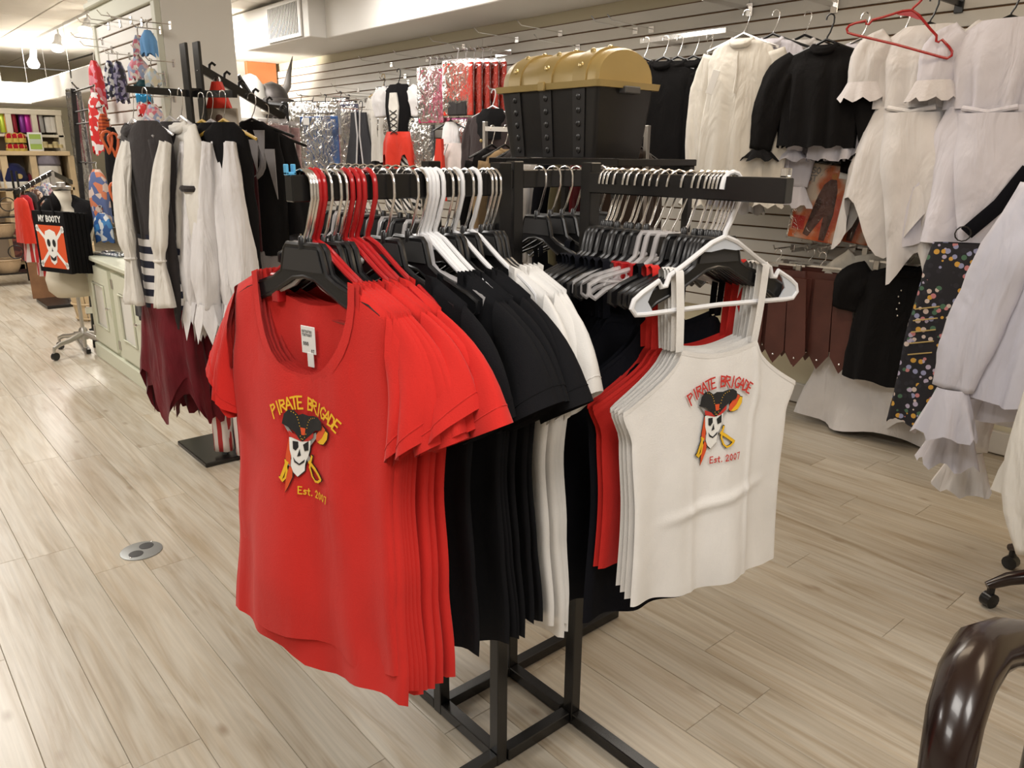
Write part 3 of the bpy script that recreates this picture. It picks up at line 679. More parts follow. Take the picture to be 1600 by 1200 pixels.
# ------------------------------------------------------------------ right arm: tank tops
def tank(label, loc, rz, m, seed, group=None, hem=-0.80, wide=1.0, printed=False, lean=0.0, ztop=-0.305, fold_x=0.0, fseed=5):
    r = random.Random(seed)
    t = thing('tank_top', label, 'tank top', loc, rz, group)
    zs = ztop; za = ztop - 0.10
    W = table([(-0.85, 0.215*wide), (-0.6, 0.203*wide), (-0.47, 0.210*wide), (za, 0.232*wide), (zs, 0.215*wide)])
    sb = 0.46
    def tf(s):
        a = abs(s)
        if a < sb: return zs - 0.016 * math.cos(a / sb * PI / 2)
        v = (a - sb) / (1 - sb); return zs + (za - zs) * (v ** 0.6)
    tb = lambda s: tf(s) + (0.006 if abs(s) < sb else 0)
    crs = lambda s, z: 0.006 * math.exp(-((z + 0.615 - 0.03 * s) / 0.010) ** 2) * max(0, 1 - (s / 0.75) ** 2) + 0.0035 * math.exp(-((s - 0.52 - 0.15 * z) / 0.035) ** 2) + 0.003 * math.exp(-((s + 0.42 + 0.2 * z) / 0.04) ** 2) * min(1, max(0, -z - 0.45) * 8)
    rf = random.Random(fseed); ph = [rf.uniform(0, 6.28) for _ in range(4)]
    def fold(s, z):
        d = min(1.2, max(0, -z - 0.32) / 0.5)
        return -lean * max(0, -z - 0.2) + d * (0.009 * math.sin(5.2 * s + ph[0]) + 0.005 * math.sin(11 * s + ph[1] + 2 * z) + 0.006 * noise.noise(Vector((s * 2.6, z * 5.0, fseed)))) - (crs(s, z) if printed else 0)
    def thick(s, z):
        d = max(0, -z - 0.28) / 0.5; return (0.006 + 0.015 * min(d, 1)) * (1 + 0.2 * math.sin(8 * s + ph[2]))
    nc = 42 if printed else 17; ss = [-1 + i / nc for i in range(2 * nc + 1)]
    cloth(MB(), W, tf, tb, hem, thick, fold, ss, 70 if printed else 22, lambda s, sg: 0.005 * math.sin(5 * s + ph[3]) + (0.006 if sg > 0 else 0)).build('body', m, t, smooth='all', merge=1e-5)
    q = surf_front(W, thick, fold)
    tr = MB()
    for sg, top in ((-1, tf), (1, tb)):
        pts = [(s * W(top(s)), fold(s, top(s)) + sg * (thick(s, top(s)) * math.sqrt(max(0, 1 - s*s)) + 0.001), top(s)) for s in ss]
        tr.grid(lambda i, j, pts=pts: (pts[int(round(i*2*nc))][0], pts[int(round(i*2*nc))][1], pts[int(round(i*2*nc))][2] - 0.009 * j + 0.001), 2 * nc, 1)
    tr.build('edge_binding', m, t, smooth='all')
    hx = 0.105; hz = -0.163
    for sd in (-1, 1):
        u0 = sd * sb * W(zs); pts = []
        for j in range(7):
            l = j / 6; pts.append((lerp(u0, sd * hx, l), -0.007 - 0.002 * math.sin(PI * l), lerp(zs - 0.004, hz, l)))
        pts += [(sd * hx, 0.0, hz + 0.006)] + [(x, -y + 0.001, z) for x, y, z in pts[::-1]]
        MB().grid(lambda i, j: (pts[int(round(i * (len(pts)-1)))][0] + (j - .5) * 0.018, pts[int(round(i * (len(pts)-1)))][1], pts[int(round(i * (len(pts)-1)))][2]), len(pts) - 1, 1).build('strap', m, t, smooth='all')
    if printed: skull_print(t, q, 0.0, -0.452, 0.056, M_REDINK)
    return t
RX = 1.218
Rr = [(946, 'black', 'navy'), (952, 'black', 'navy'), (958, 'black', 'navy'), (968, 'black', 'navy'), (983, 'black', 'navy'), (990, 'black', 'navy'), (1002, 'black', 'navy'),
      (1015, 'black', 'navy'), (1027, 'clear', None), (1039, 'clear', None), (1055, 'clear', None), (1075, 'black', 'navy'), (1092, 'black', 'red'), (1102, 'black', 'red'), (1112, 'black', None), (1119, 'black', 'white'),
      (1125, 'black', 'white'), (1131, 'black', 'white'), (1140, 'white', 'white')][::-1]
TM = {'navy': M_NAVYT, 'red': M_RED, 'white': M_WHITET}
cnt = {}; hcnt = {}
for i, (px, hk, sc) in enumerate(Rr):
    y = P(px, 280, X=RX).y; f = i / (len(Rr) - 1)
    yaw = math.radians(-12 + 6 * f); yaw += math.radians(-12 if hk == 'clear' else 0)
    hcnt[hk] = hcnt.get(hk, 0) + 1
    lab = 'white tubular hanger with pale corner webs holding the foremost white tank top' if hk == 'white' else '%s %s counted from the right arm front' % (ORD[hcnt[hk] - 1], HDESC[hk])
    ho = place_hanger(hk, lab, (RX, y, BT + 0.0015), yaw, 'hangers on the right rack arm'); ho.scale = (1, 1, 1)
    if sc:
        n = cnt[sc] = cnt.get(sc, 0) + 1
        d = {'navy': 'blue-black', 'red': 'red', 'white': 'white'}[sc]
        lab = 'foremost white tank top with red PIRATE BRIGADE lettering and skull print' if i == 0 else '%s %s spaghetti-strap tank top from the front on the right rack arm' % (ORD[n - 1], d)
        if sc == 'navy': tank(lab, (RX, y, BT), yaw, TM[sc], 300 + i, 'tank tops on the right rack arm', hem=-0.86 - 0.05 * f, wide=1.0, ztop=-0.27)
        elif sc == 'red': tank(lab, (RX + 0.002, y, BT), yaw - 0.06, TM[sc], 300 + i, 'tank tops on the right rack arm', hem=-0.75, wide=0.98, ztop=-0.31)
        else: tank(lab, (RX, y, BT), yaw, TM[sc], 300 + i, 'tank tops on the right rack arm', printed=(i == 0), hem=-0.79 + 0.008 * i, lean=0.05 - 0.01 * i, wide=0.94)
# ------------------------------------------------------------------ hangers on the two far arms
for i in range(11):
    y = 1.47 + i * 0.036
    place_hanger('black' if i % 3 else 'clear', '%s steel-hooked hanger counted from the posts on the far left arm' % ORD[i].replace('front', 'first'), (0.990, y, BT + 0.0015), math.radians(180 + RND.uniform(-8, 8)), 'hangers on the far left rack arm')
M_PANT = fabric('black_twill', (0.008, 0.008, 0.009))
for i, x in enumerate((1.30, 1.345, 1.385, 1.425, 1.46, 1.52)):
    o = place_hanger('black', 'black hanger on the far arm, %s beyond the posts' % ORD[i].replace('front', 'first'), (x, 1.415, BT + 0.0015), math.radians(-90 + RND.uniform(-8, 8)), 'hangers on the far right rack arm')
for i, x in enumerate((1.31, 1.40, 1.48)):
    tank('%s black top hanging on the far rack arm beyond the posts' % ORD[i].replace('front', 'first'), (x, 1.415, BT), math.radians(-90), M_NAVYT, 500 + i, 'tops on the far right rack arm', hem=-0.84, ztop=-0.24)
for i, y in enumerate((1.53, 1.62, 1.71, 1.80)):
    tank('%s black top hanging on the far left rack arm' % ORD[i].replace('front', 'first'), (0.990, y, BT), math.radians(180), M_NAVYT, 520 + i, 'tops on the far left rack arm', hem=-0.84, ztop=-0.24)

# ------------------------------------------------------------------ treasure chest on a black display rack behind
CX, CY, CZ = 2.30, 2.174, 1.400          # near corner at the base
chest = thing('treasure_chest', 'black plastic treasure chest with domed gold lid on the black rack', 'chest', (CX + 0.155, CY + 0.275, CZ))
hx, hy, hz = 0.155, 0.275, 0.262
def frustum(mb, x0, y0, z0, x1, y1, z1, r=0.02):
    def ring(x, y, z):
        p = []
        for sx, sy, a0 in ((1, 1, 0), (-1, 1, 90), (-1, -1, 180), (1, -1, 270)):
            for a in (0, 30, 60, 90):
                t = math.radians(a0 + a); p.append((sx*(x - r) + r*math.cos(t), sy*(y - r) + r*math.sin(t), z))
        return p
    return mb.rings([ring(x0, y0, z0), ring(x1, y1, z1)], True, True)
frustum(MB(), hx - 0.012, hy - 0.02, 0, hx + 0.012, hy + 0.012, hz).build('tub', mat('chest_black_plastic', (0.012, 0.011, 0.011), 0.38, var=0.2, vscale=6), chest)
M_CHBAND = mat('chest_band_plastic', (0.026, 0.025, 0.026), 0.42)
for yb in (-0.19, 0.0, 0.19):
    for sx in (1, -1):
        b = MB(); b.add([(sx*(hx - 0.010), yb*0.93 - 0.03, 0.004), (sx*(hx - 0.010), yb*0.93 + 0.03, 0.004), (sx*(hx + 0.014), yb + 0.034, hz - 0.002), (sx*(hx + 0.014), yb - 0.034, hz - 0.002),
               (sx*(hx - 0.006), yb*0.93 - 0.03, 0.004), (sx*(hx - 0.006), yb*0.93 + 0.03, 0.004), (sx*(hx + 0.018), yb + 0.034, hz - 0.002), (sx*(hx + 0.018), yb - 0.034, hz - 0.002)],
              [(0, 1, 2, 3), (7, 6, 5, 4), (0, 4, 5, 1), (1, 5, 6, 2), (2, 6, 7, 3), (3, 7, 4, 0)])
        bo = b.build('band', M_CHBAND, chest, smooth=False)
    for k in range(5):
        z = 0.03 + k * 0.05; l = z / hz; xx = -(hx - 0.006 + 0.024 * l)
        MB().lathe([(0.013, 0), (0.012, 0.003), (0.006, 0.005)], 10).build('band_stud', M_BLKPL, bo, smooth=True)
        o = bo.children[-1] if False else COL.objects[-1]
        o.location = (xx, yb * (0.93 + 0.07 * l), z); o.rotation_euler = (0, -PI / 2, 0)
lid = MB(); frustum(lid, hx + 0.03, hy + 0.03, hz, hx + 0.034, hy + 0.034, hz + 0.024)
lid.build('lid_rim', M_GOLD, chest)
def dome(y0, y1, rx, rz, endr=0.0):
    m = MB(); n = 16; rings = []
    for y, k in ((y0, 1 - endr), (y0 + 0.015, 1), (y1 - 0.015, 1), (y1, 1 - endr)):
        rings.append([(k*rx*math.cos(PI*i/n), y, hz + 0.022 + k*rz*math.sin(PI*i/n)**0.85) for i in range(n + 1)])
    m.rings(rings, True, True); return m
dome(-hy - 0.005, hy + 0.005, hx + 0.012, 0.128, 0.06).build('lid', M_GOLD, chest)
for yb in (-0.19, 0.0, 0.19):
    bo = dome(yb - 0.036, yb + 0.036, hx + 0.02, 0.137).build('lid_band', M_GOLD, chest)
    for k in (2, 5, 8, 11, 14):
        a = PI * k / 16; sd = MB().lathe([(0.012, 0), (0.010, 0.006), (0.005, 0.009)], 10).build('lid_stud', mat('gold_bright', (0.68, 0.54, 0.25), 0.22, 0.6), bo)
        sd.location = ((hx + 0.02)*math.cos(a), yb, hz + 0.022 + 0.137*math.sin(a)**0.85); sd.rotation_euler = (0, PI/2 - a, 0)
MB().rbox(-0.045, 0.045, -hy - 0.045, -hy - 0.008, hz - 0.02, hz + 0.008, 0.004).build('handle', mat('grey_handle', (0.10, 0.10, 0.10), 0.4), chest, smooth=False)
MB().rbox(-hx - 0.045, -hx - 0.03, -0.018, 0.018, hz - 0.004, hz + 0.03, 0.003).build('latch', M_GOLD, chest, smooth=False)

# black shelf rack carrying the chest, clothes hanging below its top
sh = thing('display_rack', 'black steel display rack with a flat top behind the four-arm rack', 'rack', (2.48, 2.2, 0))
MB().rbox(-0.24, 0.24, -0.20, 0.56, 1.372, 1.398, 0.003).build('top_shelf', M_RUST, sh, smooth=False)
for sx in (-0.22, 0.22):
    for sy in (-0.18, 0.54):
        MB().rbox(sx - 0.015, sx + 0.015, sy - 0.015, sy + 0.015, 0.0, 1.372, 0.002).build('leg', M_RUST, sh, smooth=False)
MB().bar((0, -0.18, 1.30), (0, 0.54, 1.30), 0.03, 0.03).build('hang_rail', M_CHROME, sh, smooth=False)
for sy in (-0.18, 0.54): MB().bar((-0.22, sy, 1.30), (0.22, sy, 1.30), 0.02, 0.02).build('end_rail', M_RUST, sh, smooth=False)

# ------------------------------------------------------------------ generic long garments
def drape(mb, levels, n=40, k=7, amp=0.2, seed=0, point=0.0, hem=0.0):
    """closed rings of cloth with vertical folds and creases; levels: (z, half width, half depth[, centre u, centre y])"""
    r = random.Random(seed); ph = [r.uniform(0, 6.28) for _ in range(3)]; rings = []; z0 = levels[0][0]; z1 = levels[-1][0]
    lv5 = [tuple(l) + ((0, 0) if len(l) < 5 else ()) for l in levels]; fine = []
    for a, b in zip(lv5, lv5[1:]):
        m = max(2, min(6, int(abs(a[0] - b[0]) / 0.05)))
        for j in range(m):
            t = j / m; s = t * t * (3 - 2 * t); fine.append([a[0] + (b[0] - a[0]) * t] + [a[i] + (b[i] - a[i]) * (s if i in (1, 2) else t) for i in (1, 2, 3, 4)])
    fine.append(list(lv5[-1]))
    for z, w, d, cu, cy in fine:
        f = (z0 - z) / (z0 - z1 + 1e-9); ring = []; sway = 0.5 * math.sin(7 * z + ph[2]) * f
        for i in range(n):
            a = 2*PI*i/n; g = 1 + amp * f * (0.6*math.sin(k*a + ph[0] + sway) + 0.4*math.sin((k*1.6)//1*a + ph[1] - sway))
            nz = noise.noise(Vector((math.cos(a)*2.2 + seed*0.37, math.sin(a)*2.2, z*7.0))) + 0.5*noise.noise(Vector((math.cos(a)*5 + seed*0.7, math.sin(a)*5, z*16.0)))
            g += 0.10 * nz * min(1, 4 * f)
            e = f ** 3 * (point * (0.5 + 0.5*math.cos(4*a + ph[2])) + hem * math.sin(k*a + ph[1]))
            ring.append((cu + w*math.cos(a)*(1 + 0.25*(g-1) + 0.03*nz*min(1, 4*f)), cy + d*math.sin(a)*g + 0.006*nz*min(1, 4*f), z - e))
        rings.append(ring)
    return mb.rings(rings)
def sleeve(mb, pts, ws, ds, n=22, crease=0.15, seed=0, cap=True):
    """flattened, creased tube along a path in the garment plane"""
    n = max(n, 22)
    r = random.Random(seed); ph = r.uniform(0, 6.28); rings = []
    fine = []; steps = 6
    for i in range(len(pts) - 1):
        p0, p1, p2, p3 = (Vector(pts[max(i-1, 0)]), Vector(pts[i]), Vector(pts[i+1]), Vector(pts[min(i+2, len(pts)-1)]))
        for j in range(steps):
            t = j / steps; q = 0.5 * (2*p1 + (p2 - p0)*t + (2*p0 - 5*p1 + 4*p2 - p3)*t*t + (3*p1 - p0 - 3*p2 + p3)*t**3); s = t*t*(3 - 2*t)
            fine.append((q, lerp(ws[i], ws[i+1], s), lerp(ds[i], ds[i+1], s)))
    fine.append((Vector(pts[-1]), ws[-1], ds[-1]))
    for i, (p, w, d) in enumerate(fine):
        a0 = fine[max(i-1, 0)][0]; a1 = fine[min(i+1, len(fine)-1)][0]; t = (a1 - a0).normalized()
        s = Vector((0, 1, 0)).cross(t)
        s = s.normalized() if s.length > 0.05 else Vector((1, 0, 0))
        y = t.cross(s).normalized(); ring = []
        for k in range(n):
            a = 2*PI*k/n
            nz = noise.noise(Vector((math.cos(a)*1.8 + seed, math.sin(a)*1.8, p.z*11 + seed*0.3))) + 0.5*noise.noise(Vector((math.cos(a)*4, math.sin(a)*4 + seed, p.z*26)))
            g = 1 + crease*0.6*math.sin(5*a + ph + i*0.12) + 0.16*nz
            ring.append(p + s * w * math.cos(a) * (1 + 0.10*nz) + y * d * math.sin(a) * g)
        rings.append(ring)
    return mb.rings(rings, cap, cap)
def hook_wire(mb, z=-0.11, r=0.018): return mb.tube(hookpath(z, r), 0.0018, 6)
def flat_hanger(parent, m, w=0.19, wire=True, z=-0.10):
    """simple shoulder hanger as a separate part set for wall garments"""
    MB().tube([(-w, 0, z - 0.085), (-w*0.5, 0, z - 0.05), (0, 0, z - 0.01), (w*0.5, 0, z - 0.05), (w, 0, z - 0.085)], 0.007, 6).build('shoulder_bar', m, parent)
    MB().tube(hookpath(z - 0.01, 0.018), 0.0022 if wire else 0.004, 6).build('hook', M_CHROME if wire else m, parent)
def mini_hanger(label, loc, rz, m, group, w=0.19, wire=True):
    t = thing('garment_hanger', label, 'hanger', loc, rz, group); flat_hanger(t, m, w, wire); return t
def blouse(name, label, cat, loc, rz, m, seed, group=None, hem=-0.80, w=0.22, d=0.05, wh=None, sleeve_pts=None, sw=0.06, cuff=0.0, collar=True, placket=False, smat=None, amp=0.35, zsh=-0.15, ruffle=None, n=44, k=7):
    t = thing(name, label, cat, loc, rz, group); wh = wh or w * 1.05
    lv = [(zsh + 0.015, 0.055, 0.03), (zsh, 0.10, 0.04), (zsh - 0.03, w*0.82, 0.03), (zsh - 0.09, w*0.95, d*0.9), (zsh - 0.2, w*0.92, d), (lerp(zsh - 0.2, hem, .5), lerp(w*.95, wh, .5), d*1.05), (hem, wh, d*1.15)]
    drape(MB(), lv, n, k, amp, seed, 0, 0.008).build('body', m, t, smooth='all')
    if collar: sleeve(MB(), [(-0.06, -0.01, zsh + 0.01), (-0.03, -0.035, zsh - 0.012), (0.03, -0.035, zsh - 0.012), (0.06, -0.01, zsh + 0.01)], [0.018]*4, [0.012]*4, 10, 0.2, seed).build('collar', m, t, smooth='all')
    if placket: MB().tube([(0.0, -d*1.0 - 0.004, zsh - 0.05), (0.005, -d*1.05 - 0.006, zsh - 0.15), (0.0, -d*1.1 - 0.006, zsh - 0.25)], 0.006, 6).build('placket', m, t)
    if sleeve_pts:
        for sd in (-1, 1):
            sp = sleeve_pts if sd == 1 else [(x*0.98, y + 0.012, z*1.02) for x, y, z in sleeve_pts]
            np_ = len(sp); ws = [sw*(0.9 + 0.35*math.sin(PI*i/(np_-1))) for i in range(np_)]
            s = sleeve(MB(), [(sd*x, y, z) for x, y, z in sp], ws, [max(0.018, 0.38*x) for x in ws], 14, 0.35, seed + sd).build('sleeve', smat or m, t, smooth='all')
            if cuff:
                e = Vector(sp[-1]); e.x *= sd; dr = (e - Vector((sd*sp[-2][0], sp[-2][1], sp[-2][2]))).normalized()
                drape(MB(), [(0, ws[-1]*0.75, 0.022), (-cuff*0.4, ws[-1]*1.1, 0.035), (-cuff, ws[-1]*1.6, 0.05)], 24, 6, 0.6, seed, 0, 0.012).build('cuff_frill', ruffle or smat or m, s, smooth='all')
                o = COL.objects[-1]; o.location = e
    return t

# chrome garment rack behind the chest with mixed clothes
c0 = P(758, 190, X=3.05); c1_ = P(1012, 196, X=3.05)
gr_ = thing('garment_rail', 'chrome garment rack behind the treasure chest with mixed dark clothes', 'rack', (3.05, (c0.y + c1_.y) / 2, 0)); gl_ = (c0.y - c1_.y) / 2
for sy, e in ((gl_, c0), (-gl_, c1_)):
    MB().rbox(-0.012, 0.012, sy - 0.012, sy + 0.012, 0.0, e.z, 0.002).build('upright', M_STEEL, gr_, smooth=False); MB().rbox(-0.2, 0.2, sy - 0.015, sy + 0.015, 0.0, 0.03, 0.002).build('foot', M_STEEL, gr_, smooth=False)
MB().bar((0, -gl_, c1_.z - 0.04), (0, gl_, c0.z - 0.04), 0.02, 0.026).build('rail', M_CHROME, gr_, smooth=False)
MIX = [('black', M_BLACKF), ('tan', fabric('tan', (0.35, 0.24, 0.13))), ('charcoal', M_CHAR), ('brown', fabric('chocolate', (0.06, 0.03, 0.025))), ('white', M_WHITE), ('black velvet', M_NAVYT), ('olive', fabric('olive', (0.10, 0.09, 0.05))), ('wine', M_WINE), ('grey', M_GREYF), ('dark brown', fabric('umber', (0.035, 0.022, 0.018)))]
for i, (nm, mm) in enumerate(MIX):
    y_ = lerp(gl_ * 0.9, -gl_ * 0.9, i / (len(MIX) - 1))
    o = blouse('hanging_shirt', '%s garment hanging on the chrome rack behind the chest' % nm, 'shirt', (3.05, gr_.location.y + y_, c0.z - 0.022), 0.12, mm, 560 + i, 'clothes on the chrome rack', hem=-0.85, w=0.18, sleeve_pts=[(0.17, 0, -0.2), (0.2, 0, -0.45), (0.2, 0, -0.72)], sw=0.045, amp=0.3, d=0.035); flat_hanger(o, M_BLKPL)
# ------------------------------------------------------------------ right wall merchandise
RZW = -PI / 2
def faceout(label, px, py, length=0.32, m=None, group='chrome arms on the right slat wall', rise=0.0, ball=True):
    e = P(px, py, X=WX - 0.001)
    t = thing('faceout_bracket', label, 'display arm', (WX, e.y, e.z), 0, group)
    MB().bar((0, 0, 0), (-length, 0, rise), 0.012, 0.022).build('arm', m or M_CHROME, t, smooth=False)
    MB().rbox(-0.012, 0.0, -0.02, 0.02, -0.04, 0.03, 0.002).build('bracket', m or M_CHROME, t, smooth=False)
    if ball: MB().rbox(-length - 0.006, -length + 0.004, -0.012, 0.012, 0, 0.03, 0.002).build('stop', m or M_CHROME, t, smooth=False)
    return t
def peg(label, px, py, length=0.25, group='wire pegs on the right slat wall'):
    e = P(px, py, X=WX - 0.001); t = thing('wall_peg', label, 'peg hook', (WX, e.y, e.z), 0, group)
    MB().tube([(0, 0, 0), (-length*0.9, 0, 0.01), (-length, 0, 0.04)], 0.003, 6).build('wire', M_CHROME, t)
    MB().rbox(-0.006, 0, -0.02, 0.02, -0.025, 0.015, 0.001).build('plate', M_CHROME, t, smooth=False)
    return t
def hang(px, py, X): return P(px, py, X=X)

# 1 black laced shirts on a chrome rail beside the chest
p = hang(1042, 60, 3.86)
rl = thing('wall_rail', 'chrome rectangular hang rail above the black laced shirts', 'rail', (3.84, p.y, p.z), 0)
MB().bar((0, 0.18, 0), (0, -0.42, 0), 0.012, 0.026).build('rail', M_CHROME, rl, smooth=False)
for y in (0.12, -0.36): MB().bar((0, y, 0.0), (WX - 3.84, y, 0.0), 0.012, 0.024).build('bracket', M_CHROME, rl, smooth=False)
LS = [(0.20, 0, -0.20), (0.25, 0.01, -0.36), (0.26, 0.01, -0.56), (0.245, 0, -0.76)]
for i, (dx, dy) in enumerate(((-0.10, 0.06), (-0.06, -0.05), (-0.02, -0.12), (0.02, -0.20), (0.05, -0.27))):
    o = blouse('laced_shirt', ['foremost black long-sleeved shirt with silver lacing rings beside the chest', 'second black long shirt right of the laced black shirt', 'third black long shirt in the row beside the chest', 'fourth black long shirt in the row beside the chest', 'rightmost black long shirt next to the white shirts'][i],
               'shirt', (3.84 + dx, p.y + dy, p.z), RZW + 0.25, M_BLACKF, 600 + i, 'black shirts beside the chest', hem=-0.86, w=0.20, sleeve_pts=LS, sw=0.05, amp=0.3, placket=False)
    flat_hanger(o, M_BLKPL)
    if i == 0:
        for k in range(6):
            for sx in (-0.012, 0.018):
                MB().ball((sx + 0.01, -0.052 - 0.006*k, -0.23 - 0.045*k), 0.005, 6).build('lacing_ring', M_CHROME, o)
o = blouse('blue_shirt', 'bright blue shirt edge showing behind the black shirts', 'shirt', (3.98, hang(1108, 66, 3.98).y, p.z), RZW, fabric('azure', (0.01, 0.16, 0.42)), 611, hem=-0.7, w=0.2, sleeve_pts=LS, sw=0.05); flat_hanger(o, M_BLKPL)

# 2 white shirts
p = hang(1190, 22, 3.86)
faceout('chrome arm carrying the three white long shirts', 1172, 14, 0.45)
WS = [(0.17, 0, -0.20), (0.22, 0.01, -0.40), (0.22, 0.0, -0.64), (0.21, -0.01, -0.86)]
for i, (dx, dy, mm, lab) in enumerate(((-0.16, -0.01, M_CREAM, 'front cream collared shirt with white price tag on the right wall'), (-0.05, -0.11, M_LILAC, 'cool white shirt hanging right behind the cream collared shirt'), (0.1, -0.20, M_WHITE, 'white frill-cuffed poet shirt, last of the white shirts'))):
    o = blouse('poet_shirt', lab, 'shirt', (3.86 + dx, p.y + dy, p.z), RZW + 0.2, mm, 620 + i, 'white shirts on the right wall', hem=-0.92, w=0.19, sleeve_pts=WS, sw=0.06, cuff=0.14 if i == 2 else 0.1, amp=0.5, k=9, placket=(i == 0)); flat_hanger(o, M_BLKPL if i else M_CHROME)
    if i == 0:
        tg = MB().rbox(-0.02, 0.02, -0.095, -0.092, -0.42, -0.30, 0.001).build('price_tag', M_PAPER, o, smooth=False); tg.rotation_euler = (0, 0.3, 0)
# 3 black puff-sleeved crop blouse
p = hang(1322, 25, 3.84)
faceout('chrome arm carrying the black puff-sleeved blouse', 1305, 8, 0.42)
BS = [(0.14, 0, -0.19), (0.21, -0.03, -0.27), (0.255, -0.03, -0.42), (0.28, -0.02, -0.60)]
for i, (dx, dy, mm, lab, hem) in enumerate(((-0.10, 0.03, M_BLACKF, 'black gathered peasant blouse with frilled elbow sleeves on the right wall', -0.60), (-0.02, -0.10, M_LILAC, 'pale lilac peasant blouse just behind the black gathered blouse', -0.66), (0.08, -0.24, M_BLACKF, 'black blouse hanging between the lilac blouse and the white dresses', -0.72))):
    o = blouse('peasant_blouse', lab, 'blouse', (3.84 + dx, p.y + dy, p.z), RZW + 0.15, mm, 630 + i, 'peasant blouses on the right wall', hem=hem, w=0.20, wh=0.19, sleeve_pts=BS, sw=0.066, cuff=0.05, amp=0.55, k=11, d=0.06); flat_hanger(o, [M_BLKPL, M_CHROME, M_CHROME][i], wire=False)
# 4 two packaged costumes under it
def package(label, loc, rz, w, h, card, group=None, cat='costume pack', d=0.03, hookm=None, inner=None, name='costume_pack', top=0.04, tilt=0.0):
    t = thing(name, label, cat, loc, rz, group); t.rotation_euler = (0, tilt, rz)
    MB().rbox(-w/2 + 0.01, w/2 - 0.01, -d*0.3, d*0.3, -h + 0.012, -top - 0.02, 0.004).build('insert', card, t, smooth=False)
    def f(i, j):
        a = 2*PI*i; z = lerp(-top, -h, j); e = math.sin(PI*min(1, max(0, j))) ** 0.5
        return (w/2*math.copysign(abs(math.cos(a))**0.4, math.cos(a)), (0.004 + d*0.6*e)*math.sin(a)*(1 + 0.25*math.sin(9*a + 14*j)), z)
    MB().grid(f, 28, 10, True).build('bag', M_BAG, t, smooth='all')
    hm = hookm or M_BLKPL
    MB().rbox(-w*0.42, w*0.42, -0.003, 0.003, -top - 0.012, -top + 0.008, 0.002).build('header', hm, t, smooth=False)
    MB().tube([(0, 0, -top), (0, 0, -0.02), (0.012, 0, -0.008), (0.010, 0, 0.008), (-0.004, 0, 0.014), (-0.016, 0, 0.004)], 0.0035, 6).build('hook', hm, t)
    return t
def orange_card():
    m = bpy.data.materials.new('orange_flame_card'); m.use_nodes = True; nt = m.node_tree; b = nt.nodes['Principled BSDF']; b.inputs['Roughness'].default_value = 0.4
    tc = nt.nodes.new('ShaderNodeTexCoord'); n = nt.nodes.new('ShaderNodeTexNoise'); n.inputs['Scale'].default_value = 7; nt.links.new(tc.outputs['Object'], n.inputs['Vector'])
    cr = nt.nodes.new('ShaderNodeValToRGB'); e = cr.color_ramp.elements; e[0].position = 0.38; e[0].color = (0.50, 0.06, 0.02, 1); e[1].position = 0.6; e[1].color = (0.75, 0.62, 0.50, 1)
    k = e.new(0.48); k.color = (0.68, 0.16, 0.04, 1)
    nt.links.new(n.outputs['Fac'], cr.inputs[0]); nt.links.new(cr.outputs[0], b.inputs['Base Color']); return m
M_OCARD = orange_card()
flatmap = lambda y: (lambda u, z, e: (u, y, z))
p = hang(1300, 238, 3.90)
for i, (dx, dy, lab) in enumerate(((0, 0, 'front orange costume pack with a figure in brown suit, below the black blouse'), (0.10, -0.10, 'rear orange costume pack partly hidden behind the front pack'))):
    pk = package(lab, (3.90 + dx, p.y + dy, p.z), RZW + 0.1, 0.30, 0.46, M_OCARD, 'orange costume packs', tilt=0.10)
    fig = MAT = mat('brown_suit_print', (0.10, 0.035, 0.03), 0.5)
    inkpart('printed_figure', [[(0.03, -0.13), (0.06, -0.13), (0.075, -0.18), (0.06, -0.25), (0.08, -0.30), (0.05, -0.30), (0.06, -0.44), (0.03, -0.44), (0.03, -0.32), (-0.03, -0.43), (-0.06, -0.42), (0.0, -0.29), (0.01, -0.25), (-0.02, -0.22), (0.0, -0.16)]], fig, pk, flatmap(-0.0102), 0, cell=0)
    inkpart('printed_face', [disc(0.045, -0.115, 0.016, 8)], mat('printed_hair', (0.6, 0.22, 0.05), 0.5), pk, flatmap(-0.0106), 0, cell=0)
    inkpart('printed_panel', [[(-0.125, -0.33), (-0.06, -0.33), (-0.06, -0.40), (-0.125, -0.40)]], M_REDINK, pk, flatmap(-0.0104), 0, cell=0)
    MB().rbox(0.07, 0.12, -0.020, -0.018, -0.12, -0.085, 0.0005).build('price_sticker', M_PAPER, pk, smooth=False)
    inkpart('printed_words', line_text('SSO', -0.10, -0.11, 0.03, w=.2) + line_text('ST', -0.09, -0.15, 0.03, w=.2), M_GREYINK, pk, flatmap(-0.0108), 0, cell=0)
peg('black peg holding the orange costume packs', 1316, 238, 0.3)

